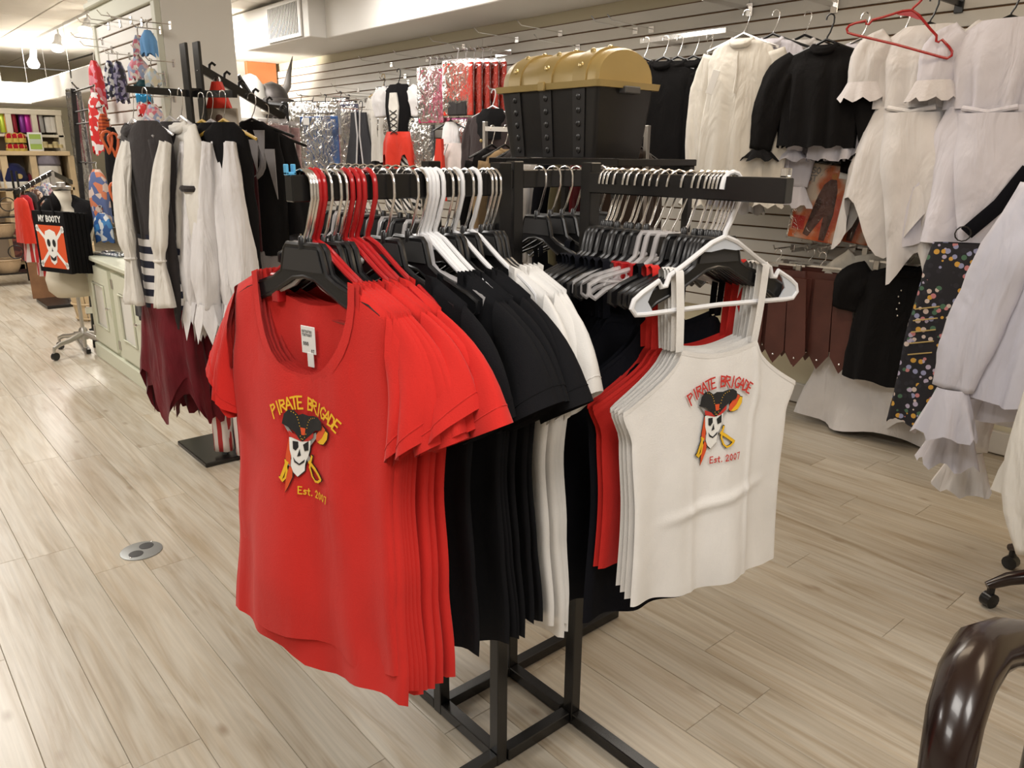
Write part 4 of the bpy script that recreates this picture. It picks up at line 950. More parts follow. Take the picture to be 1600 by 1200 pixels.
# 5 large white dresses near the right edge
faceout('black grid arm at the top right holding white dresses', 1500, 6, 0.5, M_RUST)
p = hang(1470, 6, 3.80)
def dress(label, loc, rz, m, seed, hem=-1.15, w=0.22, wh=0.42, group='white dresses at the top right', point=0.18, puff=0.10, lace=None, hm=None, waist=-0.46):
    t = thing('chemise_dress', label, 'dress', loc, rz, group)
    drape(MB(), [(-0.12, 0.10, 0.03), (-0.17, w*0.8, 0.05), (-0.26, w*0.95, 0.07), (waist, w*0.8, 0.065)], 44, 11, 0.5, seed).build('bodice', m, t, smooth='all')
    drape(MB(), [(waist + 0.01, w*0.8, 0.06), (waist - 0.1, w*1.0, 0.07), (lerp(waist, hem, .55), lerp(w, wh, .6), 0.08), (hem, wh, 0.095)], 52, 6, 0.55, seed + 1, point, 0.01).build('skirt', m, t, smooth='all')
    drape(MB(), [(waist - 0.02, w*0.6, 0.085, 0, -0.02), (waist - 0.25, w*0.8, 0.11, 0.05, -0.02), (waist - 0.62, w*0.55, 0.09, 0.1, -0.03)], 36, 4, 0.5, seed + 2, 0.16, 0.0).build('overskirt', m, t, smooth='all')
    for sd in (-1, 1):
        s = sleeve(MB(), [(sd*w*0.7, 0, -0.16), (sd*(w + 0.0), -0.01, -0.23), (sd*(w + 0.02), -0.02, -0.36)], [0.06, 0.095, 0.075], [0.03, 0.045, 0.035], 16, 0.3, seed + sd).build('puff_sleeve', m, t, smooth='all')
        o = drape(MB(), [(0, 0.075, 0.04), (-0.08, 0.11, 0.06)], 24, 8, 0.5, seed, 0, 0.012).build('lace_frill', lace or m, s, smooth='all'); o.location = (sd*(w + 0.02), -0.02, -0.34)
    MB().tube([(-0.10, -0.075, waist), (0, -0.088, waist - 0.02), (0.10, -0.075, waist)], 0.012, 8).build('waist_tie', m, t)
    if hm: flat_hanger(t, hm, wire=False)
    return t
rh_ = clone(PROTO['red'], 'tilted red tubular hanger at the top of the white dresses', P(1446, -32, X=3.60), RZW + 0.3, 'hangers at the top right'); rh_.rotation_euler = (0, 0.30, RZW + 0.3); rh_.scale = (1.1, 1, 1.1)
M_LACE = mat('white_lace', (0.72, 0.69, 0.70), 0.9, bump=1.0, bscale=60)
dress('white chemise dress with lace puff sleeves below the tilted red hanger', (3.76, hang(1458, 0, 3.76).y, hang(1458, 0, 3.76).z + 0.02), RZW + 0.1, M_WHITE, 640, hem=-0.86, wh=0.28, lace=M_LACE, hm=M_BLKPL, point=0.26)
dress('white lace dress hanging at the right edge beside the pointed-hem dress', (3.72, hang(1575, 0, 3.72).y - 0.02, hang(1575, 0, 3.72).z + 0.05), RZW + 0.1, M_LILAC, 644, hem=-1.0, wh=0.30, lace=M_LACE, hm=M_BLKPL, point=0.06)

# 6 brown leather tabbed skirts on the lower wall
p = hang(1262, 392, 3.86)
def clip_hanger(t, w, m=None, z=0.0):
    MB().bar((-w, 0, -0.075 + z), (w, 0, -0.075 + z), 0.006, 0.010).tube(hookpath(-0.078, 0.018), 0.002, 6).build('clip_bar', m or M_CHROME, t)
    for s in (-1, 1): MB().rbox(s*w*0.8 - 0.014, s*w*0.8 + 0.014, -0.010, 0.010, -0.115 + z, -0.07 + z, 0.002).build('clip', M_STEEL, t, smooth=False)
faceout('chrome arm holding the brown leather skirts', 1290, 384, 0.35)
for i, (dx, dy, lab) in enumerate(((-0.06, 0.14, 'left brown leather skirt with pointed tabs on a clip hanger'), (0.0, -0.08, 'right brown leather skirt with pointed tabs on a clip hanger'), (0.12, 0.05, 'rearmost brown leather skirt behind the two front ones'))):
    t = thing('leather_skirt', lab, 'skirt', (3.86 + dx, p.y + dy, p.z), RZW + 0.1, 'brown leather tabbed skirts')
    clip_hanger(t, 0.16)
    drape(MB(), [(-0.10, 0.17, 0.03), (-0.14, 0.175, 0.035), (-0.30, 0.20, 0.05), (-0.50, 0.22, 0.06)], 40, 6, 0.3, 650 + i).build('skirt', M_BROWNL, t, smooth='all')
    for k, u in enumerate((-0.15, -0.05, 0.06, 0.16)):
        tb = MB().prism([(u - 0.048, -0.13), (u + 0.048, -0.13), (u*1.2 + 0.055, -0.52), (u*1.2, -0.60), (u*1.2 - 0.055, -0.52)], -0.075 - 0.006*(k % 2), -0.069 - 0.006*(k % 2)).build('tab', M_BROWNL, t, smooth=False)
        MB().ball((u*1.2, -0.079 - 0.006*(k % 2), -0.55), 0.006, 6).build('rivet', M_CHROME, tb)
# 7 black peasant top over a white blouse, white skirt below
p = hang(1420, 372, 3.84)
faceout('chrome arm holding the white blouse and black top', 1420, 372, 0.35)
PS = [(0.17, 0, -0.13), (0.25, -0.01, -0.2), (0.27, 0, -0.32)]
o = blouse('smocked_blouse', 'cream smocked blouse with puffed sleeves behind the black top', 'blouse', (3.94, hang(1408, 372, 3.94).y, p.z), RZW + 0.1, M_CREAM, 660, hem=-0.52, w=0.26, sleeve_pts=[(0.2, 0, -0.13), (0.3, 0, -0.26), (0.29, 0, -0.40), (0.25, 0, -0.52)], sw=0.075, cuff=0.06, amp=0.6, k=16, zsh=-0.09); clip_hanger(o, 0.2, M_CLRPL)
o = blouse('short_sleeved_blouse', 'black short-sleeved peasant top with silver lacing on the lower right wall', 'blouse', (3.80, hang(1424, 388, 3.80).y, hang(1424, 388, 3.80).z), RZW + 0.1, M_BLACKF, 662, hem=-0.66, w=0.225, wh=0.24, sleeve_pts=PS, sw=0.075, amp=0.3, zsh=-0.10); clip_hanger(o, 0.18)
for k in range(5): MB().ball((0.004*(-1)**k, -0.065, -0.19 - 0.03*k), 0.005, 6).build('lacing_ring', M_CHROME, o)
t = thing('white_skirt', 'long white skirt hanging to the floor below the black peasant top', 'skirt', (3.98, hang(1390, 480, 3.98).y, 0.85), RZW + 0.1)
drape(MB(), [(0, 0.20, 0.05), (-0.2, 0.25, 0.07), (-0.5, 0.32, 0.09), (-0.80, 0.38, 0.11)], 52, 5, 0.5, 670, 0.03, 0.01).build('skirt', M_WHITE, t, smooth='all')
drape(MB(), [(-0.02, 0.16, 0.07, 0.1, -0.05), (-0.4, 0.18, 0.09, 0.14, -0.06), (-0.68, 0.16, 0.09, 0.17, -0.07)], 36, 3, 0.5, 671, 0.08, 0.01).build('overskirt', M_WHITE, t, smooth='all'); clip_hanger(t, 0.16, z=0.07)
# 8 floral skirt
M_FLOR = blotch('floral', [(0.02, 0.02, 0.03), (0.55, 0.22, 0.24), (0.30, 0.32, 0.52), (0.02, 0.02, 0.03), (0.62, 0.52, 0.48), (0.07, 0.16, 0.10), (0.62, 0.35, 0.06), (0.45, 0.40, 0.55)], 38, base=(0.012, 0.012, 0.018))
p = hang(1500, 372, 3.55)
t = thing('floral_skirt', 'dark floral apron dress with bright flowers beside the white blouses', 'dress', (3.55, p.y, p.z), RZW + 0.6)
drape(MB(), [(-0.02, 0.10, 0.03), (-0.12, 0.12, 0.05), (-0.5, 0.15, 0.06), (-0.80, 0.17, 0.07)], 32, 5, 0.3, 680, 0.03).build('skirt', M_FLOR, t, smooth='all')
MB().tube([(0.02, 0, 0.02), (0.12, -0.02, 0.14), (0.2, -0.02, 0.28)], 0.03, 8, flat=0.3).build('sash', M_NAVYT, t)
MB().tube([(0.03*math.cos(a), -0.03, 0.02 + 0.03*math.sin(a)) for a in [i*PI/6 for i in range(12)]], 0.003, 6, closed=True).build('ring', M_BLKPL, t)
for k in range(5): MB().tube([(-0.14, -0.05, -0.3 - 0.05*k), (-0.05, -0.065, -0.28 - 0.05*k)], 0.003, 5).build('lace', M_GOLD, t)

# ------------------------------------------------------------------ right wall, further back
def at(px, py, X=3.92): return P(px, py, X=X)
# pink and red bagged garments
M_PINKC = blotch('pink_print', [(0.45, 0.03, 0.10), (0.62, 0.20, 0.28), (0.40, 0.02, 0.08)], 60, 0.4)
peg('wire peg holding the pink bagged boas', 668, 92, 0.35); peg('wire peg holding the red bagged costumes', 725, 72, 0.35)
for i in range(5):
    q_ = at(672 + 10*i, 92, 3.86 + 0.04*i)
    package('%s pink patterned garment in a clear bag on the upper wall' % ORD[i], q_, RZW + 0.2, 0.30, 0.50, M_PINKC, 'pink bagged garments', hookm=M_CLRPL, top=0.06)
for i in range(5):
    q_ = at(715 + 13*i, 78, 3.80 + 0.05*i)
    pk = package('%s red and black costume in a clear bag on the upper wall' % ORD[i], q_, RZW + 0.2, 0.32, 0.48, M_REDSAT, 'red bagged costumes', hookm=M_CLRPL, top=0.07)
    MB().rbox(-0.10, 0.10, -0.02, 0.02, -0.47, -0.36, 0.01).build('lace_trim', M_CHAR, pk, smooth=False)
# pirate wench costume
q_ = at(622, 108, 3.82)
t = thing('pirate_costume', 'pirate wench costume with black bodice, white puff sleeves and red overskirt', 'costume', q_, RZW + 0.25)
drape(MB(), [(-0.12, 0.10, 0.03), (-0.17, 0.15, 0.05), (-0.3, 0.15, 0.06), (-0.52, 0.12, 0.05)], 32, 6, 0.2, 700).build('bodice', M_BLACKF, t, smooth='all')
MB().prism([(-0.035, -0.19), (0.035, -0.19), (0.055, -0.30), (0.03, -0.5), (-0.03, -0.5), (-0.055, -0.30)], -0.075, -0.06).build('front_panel', M_CREAM, t, smooth=False)
for k in range(4):
    MB().tube([(-0.04, -0.078, -0.33 - 0.05*k), (0.04, -0.078, -0.37 - 0.05*k)], 0.004, 5).build('lace', M_INK, t); MB().tube([(0.04, -0.078, -0.33 - 0.05*k), (-0.04, -0.078, -0.37 - 0.05*k)], 0.004, 5).build('lace', M_INK, t)
for sd in (-1, 1): sleeve(MB(), [(sd*0.14, 0, -0.16), (sd*0.21, 0, -0.24), (sd*0.21, 0, -0.38)], [0.05, 0.09, 0.06], [0.04, 0.06, 0.05], 14, 0.3, 701).build('puff_sleeve', M_WHITE, t, smooth='all')
drape(MB(), [(-0.50, 0.14, 0.07), (-0.58, 0.18, 0.085), (-0.68, 0.20, 0.09)], 40, 5, 0.4, 702, 0.34).build('overskirt', M_REDSAT, t, smooth='all')
drape(MB(), [(-0.54, 0.13, 0.05), (-0.8, 0.17, 0.06), (-1.15, 0.20, 0.07)], 36, 5, 0.3, 703).build('striped_skirt', stripes('diagonal', (0.75, 0.72, 0.70), (0.02, 0.02, 0.02), 0.055, 0.5, 2, slant=0.9), t, smooth='all')
flat_hanger(t, M_BLKPL, wire=False)
o = blouse('cream_shirt', 'cream long-sleeved shirt hanging behind the pirate wench costume', 'shirt', at(598, 116, 3.95), RZW + 0.2, M_CREAM, 705, hem=-0.75, w=0.19, sleeve_pts=[(0.17, 0, -0.2), (0.24, 0, -0.4), (0.27, 0, -0.6), (0.28, 0, -0.76)], sw=0.06); flat_hanger(o, mat('light_hanger_wood', (0.55, 0.4, 0.2), 0.5), wire=False)
peg('wire peg above the pirate wench costume', 612, 100, 0.35); peg('wire peg over the vest with white edging', 560, 140, 0.3)
# vest
q_ = at(563, 158, 3.88)
t = thing('vest', 'grey sleeveless vest with white piped edges on the wall', 'vest', q_, RZW + 0.25)
for sd in (-1, 1):
    pl = [(sd*0.03, -0.10), (sd*0.09, -0.10), (sd*0.12, -0.3), (sd*0.22, -0.66), (sd*0.12, -0.70), (sd*0.05, -0.62), (sd*0.015, -0.3)]
    v = MB().prism(pl if sd > 0 else pl[::-1], -0.04, -0.015).build('vest_front', fabric('slate', (0.045, 0.045, 0.05)), t, smooth=False)
    MB().tube([(u, -0.042, z) for u, z in pl[3:] + pl[:1]], 0.008, 6).build('piping', M_WHITE, v)
MB().prism([(-0.09, -0.10), (0.09, -0.10), (0.13, -0.3), (0.22, -0.64), (-0.22, -0.64), (-0.13, -0.3)], 0.01, 0.03).build('vest_back', M_CHAR, t, smooth=False)
flat_hanger(t, M_BLKPL, wire=False)
# silver foil bag, dark bag, white and red tutu, dark coat
pk = package('black satin top in a shiny clear bag on the middle wall', at(657, 172, 3.86), RZW + 0.15, 0.34, 0.52, mat('dark_satin', (0.05, 0.05, 0.06), 0.25, var=0.5, vscale=10), None, top=0.06)
package('grey bagged garment behind the cream shirt sleeve', at(600, 125, 3.93), RZW + 0.15, 0.24, 0.62, mat('grey_foil', (0.25, 0.25, 0.27), 0.25, 0.3, var=0.4), None, top=0.06)
package('crimson garment in a clear bag under the silver bag', at(662, 236, 3.93), RZW + 0.15, 0.30, 0.4, M_WINE, None, top=0.04)
q_ = at(704, 165, 3.82)
t = thing('tutu_dress', 'white tulle skirt with red satin underskirt on a black hanger', 'dress', q_, RZW + 0.2)
drape(MB(), [(-0.12, 0.05, 0.02), (-0.16, 0.08, 0.03), (-0.30, 0.10, 0.05)], 30, 6, 0.2, 710).build('bodice', M_WHITE, t, smooth='all')
drape(MB(), [(-0.28, 0.12, 0.06), (-0.45, 0.20, 0.09), (-0.64, 0.25, 0.11)], 40, 7, 0.5, 711, 0.03, 0.02).build('tulle_skirt', fabric('tulle', (0.80, 0.70, 0.66)), t, smooth='all')
MB().prism([(-0.02, -0.25), (0.03, -0.25), (0.06, -0.72), (-0.09, -0.70)], -0.15, -0.12).build('red_underskirt', M_REDSAT, t, smooth=False)
MB().tube([(-0.05, -0.10, -0.29), (0, -0.125, -0.30), (0.05, -0.10, -0.29), (0.02, -0.13, -0.40)], 0.012, 6).build('bow', M_WHITE, t)
flat_hanger(t, M_BLKPL, wire=False)
package('pink header pack with red costume behind the white tulle skirt', at(725, 176, 3.95), RZW + 0.15, 0.34, 0.5, M_REDSAT, None, hookm=mat('pink_header', (0.65, 0.15, 0.4), 0.5), top=0.05)
q_ = at(770, 140, 3.75)
o = blouse('frock_coat', 'dark brown coat with brass buttons hanging left of the chest', 'coat', q_, RZW + 0.2, fabric('brown_wool', (0.045, 0.032, 0.032)), 715, hem=-1.1, w=0.23, wh=0.26, sleeve_pts=LS, sw=0.06, amp=0.2)
for k in range(4): MB().ball((-0.06, -0.06, -0.35 - 0.12*k), 0.012, 6).build('button', M_GOLD, o)
flat_hanger(o, M_WHTPL, wire=False)
drape(MB(), [(-0.13, 0.08, 0.05), (-0.18, 0.15, 0.058), (-0.34, 0.16, 0.066)], 24, 4, 0.2, 716).build('cape_collar', M_BLACKF, o, smooth='all')
# blue print packs and the bagged costumes on the far wall end
M_BLUEC = mat('blue_night_card', (0.03, 0.09, 0.26), 0.3, var=0.7, vscale=6)
pk = package('large clear pack with blue night sky card above the left arm', P(497, 168, X=3.3), RZW + 0.35, 0.44, 0.60, M_BLUEC, None, top=0.05)
inkpart('printed_words', line_text('DANSO', -0.12, -0.18, 0.06, w=.14), M_BONE, pk, flatmap(-0.0102), 0, cell=0)
MB().rbox(-0.16, -0.09, -0.022, -0.02, -0.14, -0.08, 0.0005).build('price_sticker', M_PAPER, pk, smooth=False); MB().rbox(0.10, 0.19, -0.022, -0.02, -0.58, -0.52, 0.0005).build('bar_code_sticker', M_PAPER, pk, smooth=False)
for i, (px, py, mm, w_, h_, lab) in enumerate(((455, 175, mat('dark_card', (0.06, 0.05, 0.045), 0.4), 0.34, 0.52, 'dark carded pack left of the blue night sky pack'), (470, 150, mat('photo_card', (0.35, 0.30, 0.26), 0.4, var=0.5, vscale=12), 0.36, 0.34, 'small photo carded pack above the blue night sky pack'),
        (508, 150, mat('silver_foil', (0.6, 0.6, 0.62), 0.15, 0.6, var=0.3), 0.36, 0.34, 'silver foil pack above the blue night sky pack'), (532, 145, mat('wine_card', (0.20, 0.08, 0.09), 0.4, var=0.4), 0.26, 0.75, 'wine coloured carded pack right of the silver foil pack'),
        (545, 150, mat('night_card', (0.05, 0.05, 0.09), 0.4, var=0.5), 0.24, 0.75, 'dark carded pack beside the grey vest'), (528, 185, mat('tan_card', (0.55, 0.30, 0.25), 0.4, var=0.4), 0.26, 0.6, 'tan and pink striped pack right of the blue pack'))):
    package(lab, at(px, py, 3.5 if i < 3 else 3.85), RZW + 0.3, w_, h_, mm, 'carded packs on the wall end', top=0.05)
for i in range(6):
    q_ = at(548 + 9*i, 246, 3.95); t = thing('wig_pack', '%s small black feather piece hung low below the grey vest' % ORD[i].replace('front', 'leftmost'), 'accessory', q_, RZW, 'black feather pieces')
    drape(MB(), [(0, 0.02, 0.02), (-0.05, 0.06, 0.05), (-0.14, 0.07, 0.05), (-0.2, 0.03, 0.03)], 18, 6, 0.8, 720 + i, 0.03, 0.02).build('feathers', M_CHAR, t, smooth='all'); MB().tube([(0, 0, 0), (0, 0, 0.04), (0.012, 0, 0.05)], 0.003, 5).build('hook', M_BLKPL, t)
for i, (px, py) in enumerate(((800, 58), (868, 48), (895, 70), (985, 44), (1010, 42))):
    peg('%s empty wire peg above the treasure chest' % ['leftmost', 'second', 'middle', 'fourth', 'rightmost'][i], px + 8, py + 3, 0.42)
# pegs that carry the remaining wall pieces
def own_peg(label, loc):
    t = thing('wall_peg', label, 'peg hook', (WX, loc[1], loc[2] + 0.004), 0, 'wire pegs on the right slat wall')
    MB().tube([(0, 0, 0), (loc[0] - WX - 0.03, 0, 0.0), (loc[0] - WX - 0.045, 0, 0.02)], 0.004, 6).build('wire', M_CHROME, t); MB().rbox(-0.006, 0, -0.02, 0.02, -0.025, 0.015, 0.001).build('plate', M_CHROME, t, smooth=False)
for o in [x_ for x_ in COL.objects if x_.type == 'EMPTY' and x_.name.split('.')[0] in ('costume_pack', 'pirate_costume', 'frock_coat', 'vest', 'tutu_dress', 'cream_shirt', 'white_skirt', 'smocked_blouse', 'short_sleeved_blouse', 'leather_skirt')]:
    if o.location.x > 3.2: own_peg('wire peg carrying the ' + ' '.join(str(o['label']).split()[:9]), o.location)
wb_ = at(570, 243, 3.95); wl_ = thing('wall_rail', 'thin wall rail holding the black feather pieces', 'rail', (WX, wb_.y, wb_.z + 0.04))
MB().bar((-0.24, -0.9, 0), (-0.24, 0.9, 0), 0.008, 0.012).build('rail', M_CHROME, wl_, smooth=False)
for y_ in (-0.8, 0.8): MB().bar((-0.24, y_, 0), (0, y_, 0), 0.008, 0.012).build('bracket', M_CHROME, wl_, smooth=False)
# helmet shelf at the far end of the wall and wood panel
far = P(415, 130, Y=10.4)
tag(MB().rbox(P(385, 100, Y=9.0).x, min(P(445, 100, Y=9.0).x, 4.17), 9.0, 9.06, 0, 2.39, 0.004).build('wood_panel', M_WOODO, smooth=False), 'tall orange wood panel at the far end of the right wall', 'panel')
tag(MB().rbox(P(345, 100, Y=9.1).x, P(386, 100, Y=9.1).x, 9.1, 9.16, 0, 2.39, 0.004).build('end_partition', M_SLAT, smooth=False), 'white partition left of the orange wood panel', 'partition')
# ------------------------------------------------------------------ costume rack left of the four-arm rack
CRX, CRY = 1.30, 3.62
cr_ = thing('costume_rack', 'black flat-bar costume rack with a sloping hook arm on the left', 'rack', (CRX, CRY, 0))
MB().rbox(-0.19, 0.17, -0.17, 0.22, 0.0, 0.022, 0.004).build('base_plate', M_RUST, cr_, smooth=False)
zt = P(313, 66, Y=CRY).z; xp = P(306, 66, Y=CRY).x - CRX
for k, dx in enumerate((-0.035, 0.02)):
    MB().rbox(dx - 0.006, dx + 0.006, -0.035, 0.035, 0.022, zt - 0.01 * (1 - k), 0.002).build('upright', M_RUST, cr_, smooth=False)
for k in range(9): MB().rbox(-0.03, 0.015, -0.012, 0.012, 0.3 + k * 0.17, 0.315 + k * 0.17, 0.001).build('rung', M_RUST, cr_, smooth=False)
a0 = P(310, 147, Y=CRY); a1 = P(197, 139, Y=CRY); b0 = P(324, 106, Y=CRY); b1 = P(444, 184, Y=CRY)
MB().bar((0, 0, a0.z), (a1.x - CRX, 0, a1.z), 0.02, 0.028).build('level_arm', M_RUST, cr_, smooth=False)
MB().bar((0.02, 0, b0.z), (b1.x - CRX, 0, b1.z), 0.018, 0.034).build('sloping_arm', M_RUST, cr_, smooth=False)
MB().bar((0, 0, a0.z), (0, -0.42, a0.z - 0.02), 0.02, 0.028).build('near_arm', M_RUST, cr_, smooth=False)
for k in range(6):
    t_ = (k + 0.7) / 6; q_ = Vector((0.02, 0, b0.z)).lerp(Vector((b1.x - CRX, 0, b1.z)), t_)
    MB().tube([(q_.x, 0, q_.z + 0.01), (q_.x + 0.004, 0, q_.z + 0.035), (q_.x + 0.016, 0, q_.z + 0.045), (q_.x + 0.03, 0, q_.z + 0.035)], 0.006, 6).build('hook_peg', M_BLKPL, cr_)

M_STRIPE = stripes('navy_white', (0.012, 0.014, 0.03), (0.74, 0.71, 0.68), 0.062, 0.5, 2)
def pirate_dress(label, loc, rz, seed, group='striped pirate dresses on the costume rack'):
    t = thing('pirate_dress', label, 'dress', loc, rz, group)
    drape(MB(), [(-0.13, 0.07, 0.03), (-0.17, 0.16, 0.04), (-0.30, 0.18, 0.06), (-0.62, 0.17, 0.06)], 32, 5, 0.25, seed).build('bodice', M_CHAR, t, smooth='all')
    drape(MB(), [(-0.60, 0.175, 0.065), (-0.75, 0.185, 0.07), (-0.92, 0.20, 0.075)], 36, 5, 0.25, seed).build('striped_waist', M_STRIPE, t, smooth='all')
    drape(MB(), [(-0.90, 0.205, 0.08), (-1.05, 0.22, 0.09), (-1.22, 0.25, 0.10)], 44, 6, 0.45, seed, 0.24, 0.01).build('velvet_skirt', M_WINE, t, smooth='all')
    drape(MB(), [(-0.88, 0.19, 0.07), (-1.1, 0.21, 0.08), (-1.30, 0.23, 0.085)], 36, 5, 0.45, seed + 5, 0.14, 0.01).build('under_skirt', M_WINE, t, smooth='all')
    for sd in (-1, 1):
        s = sleeve(MB(), [(sd*0.15, -0.02, -0.22), (sd*0.15, -0.09, -0.40), (sd*0.13, -0.12, -0.60), (sd*0.12, -0.12, -0.70), (sd*0.13, -0.13, -0.90)], [0.035, 0.062, 0.060, 0.036, 0.075], [0.022, 0.028, 0.028, 0.018, 0.034], 22, 0.9, seed + sd).build('long_sleeve', M_CREAM, t, smooth='all')
        MB().tube([(sd*0.12 + 0.036*math.cos(a), -0.12 + 0.026*math.sin(a), -0.70) for a in [i*PI/5 for i in range(10)]], 0.006, 6, closed=True).build('sleeve_tie', M_CREAM, s)
    flat_hanger(t, M_CLRPL); t.scale = (0.74, 0.8, 1.0)
    return t
z_ = a0.z + 0.012
pirate_dress('front striped pirate dress with loose cream sleeves and wine velvet skirt', (P(225, 150, Y=3.60).x, 3.60, z_), RZW + 0.42, 800)
pirate_dress('second striped pirate dress with wine velvet skirt, nearer the rack post', (P(262, 150, Y=3.62).x, 3.62, z_), RZW + 0.42, 806)
o = blouse('velvet_coat', 'charcoal velvet coat at the left end of the costume rack arm', 'coat', (P(204, 150, Y=3.72).x, 3.72, z_ - 0.01), RZW + 0.1, M_CHAR, 811, hem=-0.98, w=0.17, sleeve_pts=[(0.15, 0, -0.2), (0.20, 0, -0.5), (0.2, 0, -0.8), (0.19, 0, -1.0)], sw=0.05, amp=0.3); flat_hanger(o, M_CLRPL)
o = blouse('banded_blouse', 'cream blouse with puffed sleeves and dark arm bands on the costume rack', 'blouse', (P(280, 150, Y=3.56).x, 3.56, z_), RZW + 0.15, M_CREAM, 815, hem=-0.6, w=0.15, sleeve_pts=[(0.12, -0.03, -0.18), (0.18, -0.06, -0.26), (0.17, -0.07, -0.40), (0.19, -0.08, -0.5), (0.17, -0.07, -0.66)], sw=0.06, amp=0.4); flat_hanger(o, M_CLRPL)
for sd in (-1, 1): MB().tube([(sd*0.172 + 0.05*math.cos(a), -0.065 + 0.045*math.sin(a), -0.40) for a in [i*PI/6 for i in range(12)]], 0.014, 6, closed=True).build('arm_band', M_CHAR, o)
# three white gowns with petal cuffs on the near arm
for i, (px, yy, lab) in enumerate(((312, 3.46, 'left white long-sleeved gown with petal cuffs and red striped trousers'), (326, 3.38, 'middle white long-sleeved gown with petal cuffs'), (346, 3.28, 'right white long-sleeved gown with petal cuffs, nearest the t-shirt rack'))):
    t = thing('petal_cuff_gown', lab, 'costume', (P(px, 150, Y=yy).x, yy, a0.z - 0.005), math.radians(-62), 'white gowns with petal cuffs')
    drape(MB(), [(-0.12, 0.06, 0.03), (-0.16, 0.13, 0.04), (-0.3, 0.15, 0.05), (-0.85, 0.15, 0.05)], 28, 5, 0.3, 820 + i).build('dark_body', M_BLACKF, t, smooth='all')
    for sd in (-1, 1):
        s = sleeve(MB(), [(sd*0.07, -0.05, -0.20), (sd*0.09, -0.08, -0.42), (sd*0.12, -0.09, -0.72), (sd*0.13, -0.09, -0.88)], [0.03, 0.06, 0.085, 0.06], [0.03, 0.04, 0.06, 0.05], 16, 0.35, 824 + i).build('white_sleeve', M_WHITE, t, smooth='all')
        for k in range(7):
            a = 2*PI*k/7; c_ = (sd*0.13 + 0.06*math.cos(a), -0.09 + 0.05*math.sin(a))
            pe = MB(); ux, uy = -math.sin(a), math.cos(a)
            pe.add([(c_[0] - ux*0.03, c_[1] - uy*0.03, -0.86), (c_[0] + ux*0.03, c_[1] + uy*0.03, -0.86), (c_[0]*1.02 + ux*0.038 + 0.02*math.cos(a), c_[1] + uy*0.038 + 0.02*math.sin(a), -0.94), (c_[0] + 0.035*math.cos(a), c_[1] + 0.035*math.sin(a), -1.03), (c_[0] - ux*0.038 + 0.02*math.cos(a), c_[1] - uy*0.038 + 0.02*math.sin(a), -0.94)], [(0, 1, 2, 3, 4)])
            pe.build('petal', M_WHITE, s, smooth=False)
    if i == 0:
        for sd in (-1, 1): sleeve(MB(), [(sd*0.05, 0, -0.82), (sd*0.07, 0, -1.2), (sd*0.08, 0, -1.60)], [0.06, 0.055, 0.06], [0.05, 0.045, 0.05], 16, 0.3, 830).build('striped_trouser_leg', stripes('redwhite', (0.70, 0.62, 0.58), (0.42, 0.03, 0.03), 0.05, 0.55, 0), t, smooth='all')
    flat_hanger(t, mat('amber_hanger', (0.55, 0.35, 0.06), 0.4) if i != 1 else M_CLRPL); t.scale = (0.82, 0.82, 1)
# carded print and small red pennant on the sloping arm
def slope_z(x): return lerp(b0.z, b1.z, (x - b0.x) / (b1.x - b0.x))
x_ = P(338, 150, Y=CRY).x
cd = thing('carded_costume', 'tall costume card printed with a woman in brown on the sloping arm', 'costume pack', (x_, CRY - 0.02, slope_z(x_) - 0.02), math.radians(-55))
MB().rbox(-0.09, 0.09, -0.006, 0.006, -0.68, -0.13, 0.002).build('card', mat('ivory_to_brown_card', (0.45, 0.38, 0.30), 0.5), cd, smooth=False)
inkpart('printed_figure', [[(0.0, -0.2), (0.03, -0.22), (0.035, -0.32), (0.05, -0.42), (0.02, -0.55), (-0.02, -0.55), (-0.04, -0.42), (-0.02, -0.3), (-0.03, -0.22)], disc(0.0, -0.175, 0.02)], mat('brown_print', (0.12, 0.05, 0.03), 0.6), cd, flatmap(-0.0066), 0, cell=0)
MB().prism([(-0.06, -0.13), (0.06, -0.13), (0.02, -0.02), (-0.02, -0.02)], -0.01, 0.01).build('red_top', M_REDSAT, cd, smooth=False)
hook_wire(MB(), -0.03).build('hook', M_CHROME, cd)
# grey-collared dark dress, ruffled black dress, bagged items
x_ = P(388, 170, Y=CRY).x
t = thing('harlequin_dress', 'black dress with pointed grey collar on the sloping arm', 'dress', (x_, CRY - 0.03, slope_z(x_)), math.radians(-45))
drape(MB(), [(-0.12, 0.05, 0.03), (-0.17, 0.12, 0.04), (-0.35, 0.14, 0.06), (-0.72, 0.13, 0.06)], 30, 5, 0.2, 840).build('bodice', M_BLACKF, t, smooth='all')
drape(MB(), [(-0.70, 0.13, 0.06), (-0.9, 0.16, 0.07), (-1.2, 0.18, 0.08)], 32, 5, 0.35, 841, 0.03).build('skirt', M_GREYF, t, smooth='all')
MB().prism([(-0.03, -0.30), (0.03, -0.30), (0.025, -0.70), (-0.025, -0.70)], -0.075, -0.06).build('lace_panel', fabric('lace_wine', (0.06, 0.012, 0.016), bump=1.0, bscale=70), t, smooth=False)
MB().tube([(0.06*math.cos(a), -0.06, -0.29 + 0.075*math.sin(a)) for a in [i*PI/8 for i in range(16)]], 0.016, 8, closed=True).build('collar_ring', M_GREYF, t)
for k, (u, z, l) in enumerate(((-0.10, -0.24, 0.2), (-0.06, -0.16, 0.16), (0.06, -0.16, 0.14), (0.10, -0.24, 0.22), (-0.02, -0.16, 0.12), (0.03, -0.2, 0.14))):
    MB().prism([(u - 0.025, z), (u + 0.025, z), (u*1.25, z - l)], -0.085, -0.078).build('collar_point', M_GREYF, t, smooth=False)
flat_hanger(t, M_BLKPL)
x_ = P(412, 180, Y=CRY).x
